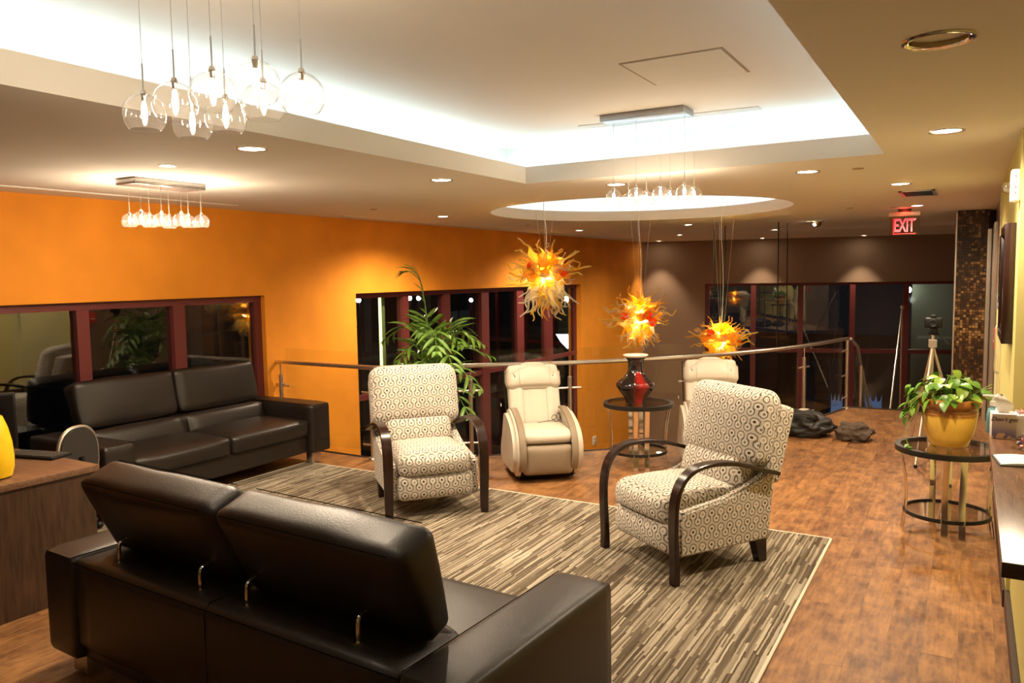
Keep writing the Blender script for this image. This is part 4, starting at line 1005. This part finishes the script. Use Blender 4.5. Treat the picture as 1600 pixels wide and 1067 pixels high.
# ================================================================ COUNTER AND ITS ITEMS
CZ = 1.0
t = thing('counter', (.1, 2.62, CZ), 'glossy brown laminate counter top along the green wall at the right border', 'counter')
bm = BM(); box(bm, (.0, 0, -.035), (.60, 2.28, 0), .002); ob('counter_top', bm, M['counter'], t)
bm = BM(); box(bm, (.0, -.006, -.045), (.60, .0, .0), .001); ob('end_edge', bm, M['trimdark'], t)
# tissue box
t = thing('tissue_box', (.158, 4.60, CZ), 'square tissue box with a pale beach picture and a tissue pulled up', 'tissue box', rz=math.radians(4))
tm, nt, p = newmat('printed_carton'); g = G(nt); tc = N(nt, 'ShaderNodeTexCoord'); sx = N(nt, 'ShaderNodeSeparateXYZ'); nt.links.new(tc.outputs['Object'], sx.inputs[0])
sn = N(nt, 'ShaderNodeSeparateXYZ'); nt.links.new(tc.outputs['Normal'], sn.inputs[0])
c = g.ramp(g.m('MULTIPLY', sx.outputs[2], 8.0), [(0, (.12, .14, .32)), (.25, (.22, .22, .38)), (.55, (.50, .42, .40)), (.9, (.62, .52, .46))])
st_ = g.m('MULTIPLY', g.m('LESS_THAN', g.noise(tc.outputs['Object'], 30, 2), .52), g.m('LESS_THAN', sx.outputs[2], .03)); c = g.mix(st_, c, (.75, .48, .34))
c = g.mix(g.m('GREATER_THAN', sn.outputs[1], -.5), c, (.82, .80, .80)); nt.links.new(c, p.inputs['Base Color']); p.inputs['Roughness'].default_value = .4
bm = BM(); box(bm, (-.052, -.052, 0), (.052, .052, .125), .001); ob('carton', bm, tm, t)
text('Don\'t get', .030, M['black'], 'lettering', t, (0, -.0530, .098), (PI/2, 0, 0), .0003, .35)
bm = BM(); n = 9; rows = []
for i in range(n):
    s = i/(n-1); w = .035*math.sin(PI*(.22+.70*s))**.7; ring = []
    for k in range(14):
        a = 2*PI*k/14; r = w*(1+.28*math.sin(3*a+s*3)); ring.append(bm.verts.new((r*math.cos(a)-.008+.01*math.sin(s*5), r*.35*math.sin(a)+.006*math.sin(s*6), .122+s*.092+.006*math.sin(2*a))))
    rows.append(ring)
for i in range(n-1):
    for k in range(14): bm.faces.new((rows[i][k], rows[i][(k+1) % 14], rows[i+1][(k+1) % 14], rows[i+1][k]))
ob('tissue', bm, plain('tissue_paper', (.92, .90, .86), .9), t, smooth=80)
t = thing('sanitizer_bottle', (.115, 4.705, CZ), 'clear pump bottle of blue hand sanitizer behind the tissue box', 'bottle')
bm = BM(); lathe(bm, [(0, .001), (.026, .001), (.028, .005), (.028, .10), (.022, .125), (.011, .135), (.011, .14), (0, .14)], 24); ob('bottle_body', bm, plain('blue_gel', (.16, .36, .38), .1), t, smooth=50)
bm = BM(); lathe(bm, [(0, .14), (.014, .14), (.014, .165), (.005, .168), (.005, .19), (0, .19)], 16); box(bm, (-.045, -.008, .186), (.012, .008, .196), .002); ob('pump', bm, M['white'], t)
bowl_mat = pane('clear_plastic', (.95, .93, .9), 1.0)
def candy(loc, c, seed, lab, s=.011):
    rn = random.Random(seed); bm = BM(); cushion(bm, (s*2, s*1.3, s*1.1), s*.5, (0, 0, 0), 3, (0, 0, 0), wob=.001, wsc=90, seed=seed)
    for e in (-1, 1):
        vs = [bm.verts.new(v) for v in ((e*s, 0, 0), (e*s*1.9, .006, .004), (e*s*1.9, -.006, -.003), (e*s*1.7, 0, -.006))]; bm.faces.new(vs[:3]); bm.faces.new((vs[0], vs[2], vs[3]))
    o = ob('wrapped_candy', bm, c, loc=loc, rot=(rn.uniform(0, 3), rn.uniform(0, 3), rn.uniform(0, 3))); return tag(o, lab, 'candy')
t = thing('candy_bowl', (.225, 4.33, CZ), 'clear plastic bowl of wrapped candies on the counter before the tissue box', 'bowl')
bm = BM(); lathe(bm, [(0, .002), (.034, .002), (.040, .006), (.046, .05), (.043, .05), (.037, .009), (0, .006)], 32); ob('bowl', bm, bowl_mat, t, smooth=50)
cm = [plain('foil_'+n_, c_, .25, .3) for n_, c_ in (('silver', (.7, .68, .66)), ('brown', (.16, .07, .04)), ('pink', (.75, .30, .28)), ('blue', (.10, .12, .35)))]
for i in range(12):
    a = i*2.4; r = .022*(i % 3)/2; o = candy((.225+r*math.cos(a), 4.33+r*math.sin(a), CZ+.018+.0125*(i//4)), cm[i % 4], i, ['silver', 'brown', 'pink', 'blue'][i % 4]+' wrapped candy in the clear bowl nearest the notebook', .010); o['group'] = 'candies in the clear bowl'
t = thing('candy_tray', (.228, 4.62, CZ+.0), 'white box of pink wrapped candies at the right border beside the tissue box', 'box')
bm = BM(); box(bm, (-.015, -.05, 0), (.06, .1, .120), .002); ob('carton', bm, plain('white_carton', (.84, .82, .82), .5), t)
for i in range(8):
    o = candy((.225+.014*(i % 3), 4.59+.016*(i//2), CZ+.129+.004*(i % 2)), cm[2 if i % 2 else 0], 30+i, ('pink' if i % 2 else 'silver')+' wrapped candy heaped on the white box', .010); o['group'] = 'candies on the white box'
t = thing('notebook', (.19, 4.02, CZ), 'open notebook with blank white pages on the counter', 'notebook', rz=math.radians(8))
bm = BM(); box(bm, (-.075, -.10, 0), (.12, .11, .006), .001); ob('cover', bm, plain('dark_cover', (.03, .05, .035), .5), t)
bm = BM(); n = 10; A = []
for i in range(n+1):
    x = -.068+.18*i/n; z = .0075+.008*math.sin(PI*i/n); A.append((bm.verts.new((x, -.092, z)), bm.verts.new((x, .10, z)), bm.verts.new((x, -.092, .006)), bm.verts.new((x, .10, .006))))
for a, b in zip(A, A[1:]): bm.faces.new((a[0], b[0], b[1], a[1])); bm.faces.new((a[2], b[2], b[0], a[0])); bm.faces.new((a[1], b[1], b[3], a[3])); bm.faces.new((a[3], b[3], b[2], a[2]))
bm.faces.new((A[0][0], A[0][1], A[0][3], A[0][2])); bm.faces.new((A[-1][0], A[-1][2], A[-1][3], A[-1][1]))
ob('pages', bm, plain('paper', (.86, .88, .84), .8), t, smooth=40)

# ================================================================ RIGHT WALL FITTINGS
def frame_on_wall(y0, y1, z0, z1, dep, label, fwd=.05):
    t = thing('picture_frame', (XR, y0, z0), label, 'picture'); h = z1-z0; w = y1-y0; bm = BM()
    box(bm, (-dep, 0, 0), (0, fwd, h), .003); box(bm, (-dep, w-fwd, 0), (0, w, h), .003); box(bm, (-dep, fwd, 0), (0, w-fwd, fwd), .003); box(bm, (-dep, fwd, h-fwd), (0, w-fwd, h), .003); ob('frame', bm, M['bent'], t)
    bm = BM(); box(bm, (-dep*.5, fwd, fwd), (-.002, w-fwd, h-fwd)); ob('picture', bm, plain('aged_print', (.30, .26, .18), .3, var=.5, vscale=5), t, smooth=0)
frame_on_wall(5.22, 5.95, 1.42, 2.10, .055, 'large dark wooden picture frame on the green wall, the nearer one')
frame_on_wall(6.30, 6.80, 1.55, 2.08, .04, 'smaller dark picture frame farther along the green wall')
t = thing('fire_strobe', (XR, 4.98, 2.28), 'white fire alarm strobe reading FIRE high on the green wall', 'fire alarm')
bm = BM(); box(bm, (-.045, -.05, -.085), (0, .06, .085), .012, 3); ob('housing', bm, M['white'], t)
bm = BM(); bmesh.ops.create_uvsphere(bm, u_segments=16, v_segments=10, radius=.03); ob('strobe_lens', bm, pane('strobe_glass', (.9, .9, .9), 2.0), t, loc=(-.055, .03, -.005))
for i, ch in enumerate('FIRE'): text(ch, .024, plain('red_ink', (.7, .04, .03), .5), 'lettering', t, (-.022, -.0508, .045-.028*i), (PI/2, 0, 0), .0003)
t = bpy.data.objects.new('door_1', None); COL.objects.link(t); t.location = (XR, 6.95, 0); tag(t, kind='structure')
bm = BM(); box(bm, (-.004, 0, .01), (.0, .85, 2.15)); ob('door_leaf', bm, plain('pale_green_door', (.60, .55, .26), .5), t, smooth=0)
bm = BM(); tube(bm, spline([(0, .10, 1.40), (-.035, .10, 1.39), (-.035, .10, 1.2), (-.035, .10, 1.06), (0, .10, 1.05)], 5), .008, 8); ob('door_handle', bm, M['steel'], t)
t = thing('fire_call_box', (XR+.03, 8.25, 1.12), 'small red box on the bronze panelling between mosaic column and green wall', 'call box')
bm = BM(); box(bm, (-.05, 0, 0), (0, .12, .19), .006); ob('box', bm, plain('signal_red', (.62, .03, .02), .4), t)
bm = BM(); box(bm, (-.053, .02, .06), (-.05, .10, .08)); ob('pull_bar', bm, M['white'], t, smooth=0)
t = thing('wall_poster', (XR+.03, 8.35, 1.55), 'tall framed notice board on the bronze panelling before the column', 'notice board')
bm = BM(); box(bm, (-.015, 0, 0), (0, 1.3, .95), .003); ob('frame', bm, M['steel'], t)
bm = BM(); box(bm, (-.017, .04, .04), (-.015, 1.26, .91)); ob('panel', bm, plain('notice_print', (.28, .13, .10), .3, var=.4, vscale=3), t, smooth=0)
# tripod and camera ----------------------------------------------
t = thing('camera_tripod', (-.30, 8.45, 0), 'silver camera tripod standing behind the potted plant', 'tripod')
for k, (fx_, fy_) in enumerate(((-.20, .30), (.30, .10), (-.10, -.36))):
    bm = BM(); a = Vector((0, 0, 1.12)); b = Vector((fx_, fy_, .03)); tube(bm, [a, a.lerp(b, .5)], .014, 8); tube(bm, [a.lerp(b, .5), b], .010, 8); l = ob('leg', bm, M['steel'], t)
    bm = BM(); bmesh.ops.create_uvsphere(bm, u_segments=10, v_segments=8, radius=.018, matrix=Tr(b.x, b.y, .018)); ob('rubber_foot', bm, M['black'], l)
bm = BM(); tube(bm, [(0, 0, .70), (0, 0, 1.24)], .013, 8); bmesh.ops.create_cube(bm, size=.07, matrix=Tr(0, 0, 1.14)); ob('center_column', bm, M['steel'], t)
bm = BM(); box(bm, (-.04, -.03, 1.22), (.04, .03, 1.29), .01); tube(bm, [(.03, 0, 1.25), (.14, -.16, 1.14)], .007, 8); ob('pan_head', bm, M['black'], t)
t = thing('camera', (-.30, 8.45, 1.29), 'black camera mounted on the tripod behind the plant', 'camera')
bm = BM(); box(bm, (-.075, -.035, 0), (.075, .035, .095), .012, 3); box(bm, (-.025, -.03, .09), (.025, .03, .125), .01); ob('camera_body', bm, M['black'], t)
bm = BM(); lathe(bm, [(.0, 0), (.034, 0), (.036, .07), (.03, .072), (.0, .06)], 24); bmesh.ops.transform(bm, matrix=Tr(0, -.03, .048) @ Rx(PI/2), verts=bm.verts); ob('lens', bm, M['black'], t)
# bag and jacket -------------------------------------------------
def lump(name, loc, size, mat, seed, amp, label, cat, rz=0):
    bm = BM(); bmesh.ops.create_icosphere(bm, subdivisions=5, radius=1)
    for v in bm.verts:
        p = v.co.copy(); q = p*1.5+Vector((seed, seed*.7, 0)); d = noise.turbulence(q, 2, False, amplitude_scale=.6, frequency_scale=2.1)*amp
        rid = (1-abs(noise.noise(q*.9+Vector((4, 1, 2)))))**3*amp*.5
        p = p*(1+d*.5-amp*.3+rid*.6+.05*noise.noise(Vector((q.x*4, q.y*9, q.z*6)))); v.co = Vector((p.x*size[0], p.y*size[1], max(0, (p.z*.75+.45)*size[2])))
    return tag(ob(name, bm, mat, loc=loc, rot=(0, 0, rz), smooth=60), label, cat)
bg = lump('duffel_bag', (-1.60, 9.22, .002), (.32, .28, .24), plain('black_nylon', (.015, .014, .013), .55), 3, .45, 'heaped black bag lying on the floor by the railing behind the right recliner', 'bag')
bm = BM()
for k in range(2): tube(bm, spline([(-.2+.1*k, -.22, .12), (-.1, -.28, .26), (.06+.1*k, -.22, .27), (.16, -.15, .20)], 6), .009, 6)
ob('strap', bm, plain('strap_webbing', (.04, .035, .03), .7), bg)
bm = BM(); cushion(bm, (.16, .07, .02), .008, (0, 0, .004), 5, (.02, .06, .27), wob=.012, wsc=20); tag(ob('loose_cloth', bm, plain('pale_cloth', (.62, .56, .46), .8), bg, smooth=60), 'pale cloth tucked in the top')
lump('folded_jacket', (-1.06, 9.16, .002), (.20, .17, .17), plain('brown_wool', (.085, .06, .042), .9), 9, .5, 'crumpled brown grey jacket on the floor against the black bag', 'jacket', .4)
# outlets --------------------------------------------------------
for q, lab in (((928, 688), 'small white outlet low on the orange wall, right of the cream massage chair'), ((998, 660), 'small white outlet at the corner of the orange wall, seen between the table legs')):
    p = at(*q, 0, XW); t = thing('wall_outlet', (XW, min(p.y, 16.9), p.z), lab, 'outlet')
    bm = BM(); box(bm, (0, -.07, -.09), (.02, .07, .09), .005); ob('cover_plate', bm, M['white'], t)
    for z in (-.035, .035):
        bm = BM(); box(bm, (.02, -.025, z-.018), (.024, .025, z+.018)); ob('socket', bm, plain('grey_socket', (.4, .4, .38), .5), t, smooth=0)
# low floor items -------------------------------------------------
bl = plain('blue_plastic', (.10, .22, .62), .4)
for (xa, xb, y0, ztop, lab) in ((-1.62, -1.34, 15.5, -.42, 'blue panel with notched top on the lower floor, right of the railing end post'), (-2.20, -2.0, 15.5, -.45, 'narrow blue panel with notched top on the lower floor, left of the end post')):
    bm = BM(); w = xb-xa; n = 3; pts = [(xa, LZ)]
    pts = [(0, 0), (w, 0), (w, ztop-LZ)]
    for i in range(n): pts += [(w*(1-(i+.35)/n), ztop-LZ-.12), (w*(1-(i+.75)/n), ztop-LZ-.12), (w*(1-(i+1)/n), ztop-LZ)]
    a = [bm.verts.new((x, 0, z)) for x, z in pts]; b = [bm.verts.new((x, .06, z)) for x, z in pts]; bm.faces.new(a); bm.faces.new(b[::-1]); k = len(pts)
    for i in range(k): bm.faces.new((a[i], b[i], b[(i+1) % k], a[(i+1) % k]))
    tag(ob('notched_panel', bm, bl, loc=(xa, y0, LZ), smooth=0), lab, 'panel')
lamp('POINT', 'lower_floor_fill', (-.6, 13.2, -1.9), 14, WARM, .05)  # hidden fill added to brighten the lower floor, no fixture there

# ================================================================ STREET OUTSIDE
tag(ob('street_ground', (lambda b: (box(b, (-70, -20, -5.2), (30, 90, -5.0)), b)[1])(BM()), plain('asphalt', (.03, .03, .032), .9), smooth=0), kind='structure')
t = thing('street_building', (-24, 14, -5.0), 'dim building across the street with a lit awning, seen through the left stair hall window', 'building')
conc = plain('weathered_concrete', (.20, .21, .19), .85, var=.2, vscale=1)
bm = BM(); box(bm, (-3, 0, 0), (0, 46, 3.2)); ob('ground_floor', bm, conc, t, smooth=0)
bm = BM(); box(bm, (-3, 0, 3.2), (1.6, 46, 3.45)); ob('terrace_slab', bm, conc, t, smooth=0)
bm = BM(); box(bm, (-6, 0, 3.4), (-3, 46, 9)); ob('upper_wall', bm, plain('dark_facade', (.06, .06, .055), .9), t, smooth=0)
for k in range(9):
    bm = BM(); box(bm, (-.2, 4+k*4.6, 3.45), (.3, 4.5+k*4.6, 6.3)); ob('column', bm, conc, t, smooth=0)
bm = BM()
for k in range(40): box(bm, (-1.4, 20+k*.12, 6.15), (1.0, 20.06+k*.12, 6.75))
ob('corrugated_awning', bm, plain('galvanised', (.55, .57, .56), .4, .5), t, smooth=0)
bm = BM(); box(bm, (.2, 19.6, 4.2), (.26, 20.8, 5.0)); box(bm, (.2, 21.0, 4.2), (.26, 21.9, 5.0)); ob('white_sign', bm, plain('pale_board', (.6, .62, .6), .7), t, smooth=0)
for i, (q, lab) in enumerate((((560, 469), 'white street lamp globe at the left edge of the stair hall window'), ((640, 466), 'dimmer white street lamp globe behind the palm top'), ((654, 466), 'white street lamp globe behind the palm top'), ((736, 469), 'left globe of the white pair of street lamps in the stair hall window'), ((750, 467), 'right globe of the white pair of street lamps in the stair hall window'))):
    p = at(*q, 0, -18-i*.3)
    t = thing('street_lamp', (p.x, p.y, -5.0), lab, 'street lamp')
    bm = BM(); bmesh.ops.create_uvsphere(bm, u_segments=16, v_segments=10, radius=.085); ob('lamp_globe', bm, emis('street_lamp_white', (.85, .95, 1), 14), t, loc=(0, 0, p.z+5))
    bm = BM(); tube(bm, [(0, 0, 0), (0, 0, p.z+4.93)], .04, 8); ob('lamp_post', bm, M['blackmetal'], t)
    lamp('POINT', 'street_light', (-.0, 0, p.z+4.7), 160, (.85, .93, 1), .03, t)
t = thing('lit_banner', (-15, 29.3, -2.2), 'bright white curved banner lit in the street behind the railing post', 'banner')
a = at(870, 522, 0, -15); b = at(893, 522, 0, -15); c_ = at(888, 545, 0, -15); o_ = t.location
bm = BM(); P = [a, b, at(893, 540, 0, -15), c_, at(878, 535, 0, -15)]; vs = [bm.verts.new(p-o_) for p in P]; bm.faces.new(vs); e = bmesh.ops.extrude_face_region(bm, geom=list(bm.faces)); bmesh.ops.translate(bm, verts=[v for v in e['geom'] if isinstance(v, bmesh.types.BMVert)], vec=(-.05, 0, 0)); ob('banner_sheet', bm, emis('emissive_sheet', (.8, 1, .98), 1.6), t, smooth=0)  # sheet gets its brightness from emission in its own material
bm = BM(); tube(bm, [tuple(at(892, 540, 0, -15)-o_), (at(892, 540, 0, -15).x-o_.x, at(892, 540, 0, -15).y-o_.y, -2.8)], .04, 8); ob('banner_pole', bm, M['blackmetal'], t)
t = thing('neon_strip', (XW-.24, 8.17, -.5), 'vertical yellow-green light strip just outside the left stair hall window', 'light strip')
bm = BM(); tube(bm, [(0, 0, 0), (0, 0, 2.12)], .018, 8); ob('light_tube', bm, emis('yellow_green_tube', (.85, 1, .35), 1.6), t)
bm = BM(); box(bm, (-.03, .0, -.03), (.0, .10, 2.14)); ob('tube_backing', bm, plain('green_backing', (.25, .30, .10), .6), t, smooth=0)
# pale wall and ledge outside the far windows
t = thing('neighbour_wall', (-2.6, 26, -5), 'pale block wall with a lamp seen through the far windows beside the tripod', 'building')
bm = BM(); box(bm, (1.1, 0, 0), (2.5, .6, 7.5)); box(bm, (1.3, -1, 0), (4.0, 0, 4.9)); ob('wall_block', bm, plain('pale_render', (.14, .13, .09), .9), t, smooth=0)
bm = BM(); bmesh.ops.create_uvsphere(bm, u_segments=12, v_segments=8, radius=.10); ob('wall_lamp', bm, emis('cold_lamp', (.85, 1, .97), 12), t, loc=(1.0, -.3, 6.25))
lamp('POINT', 'neighbour_light', (1.2, -1.6, 6.0), 16, (.95, 1, .85), .1, t)
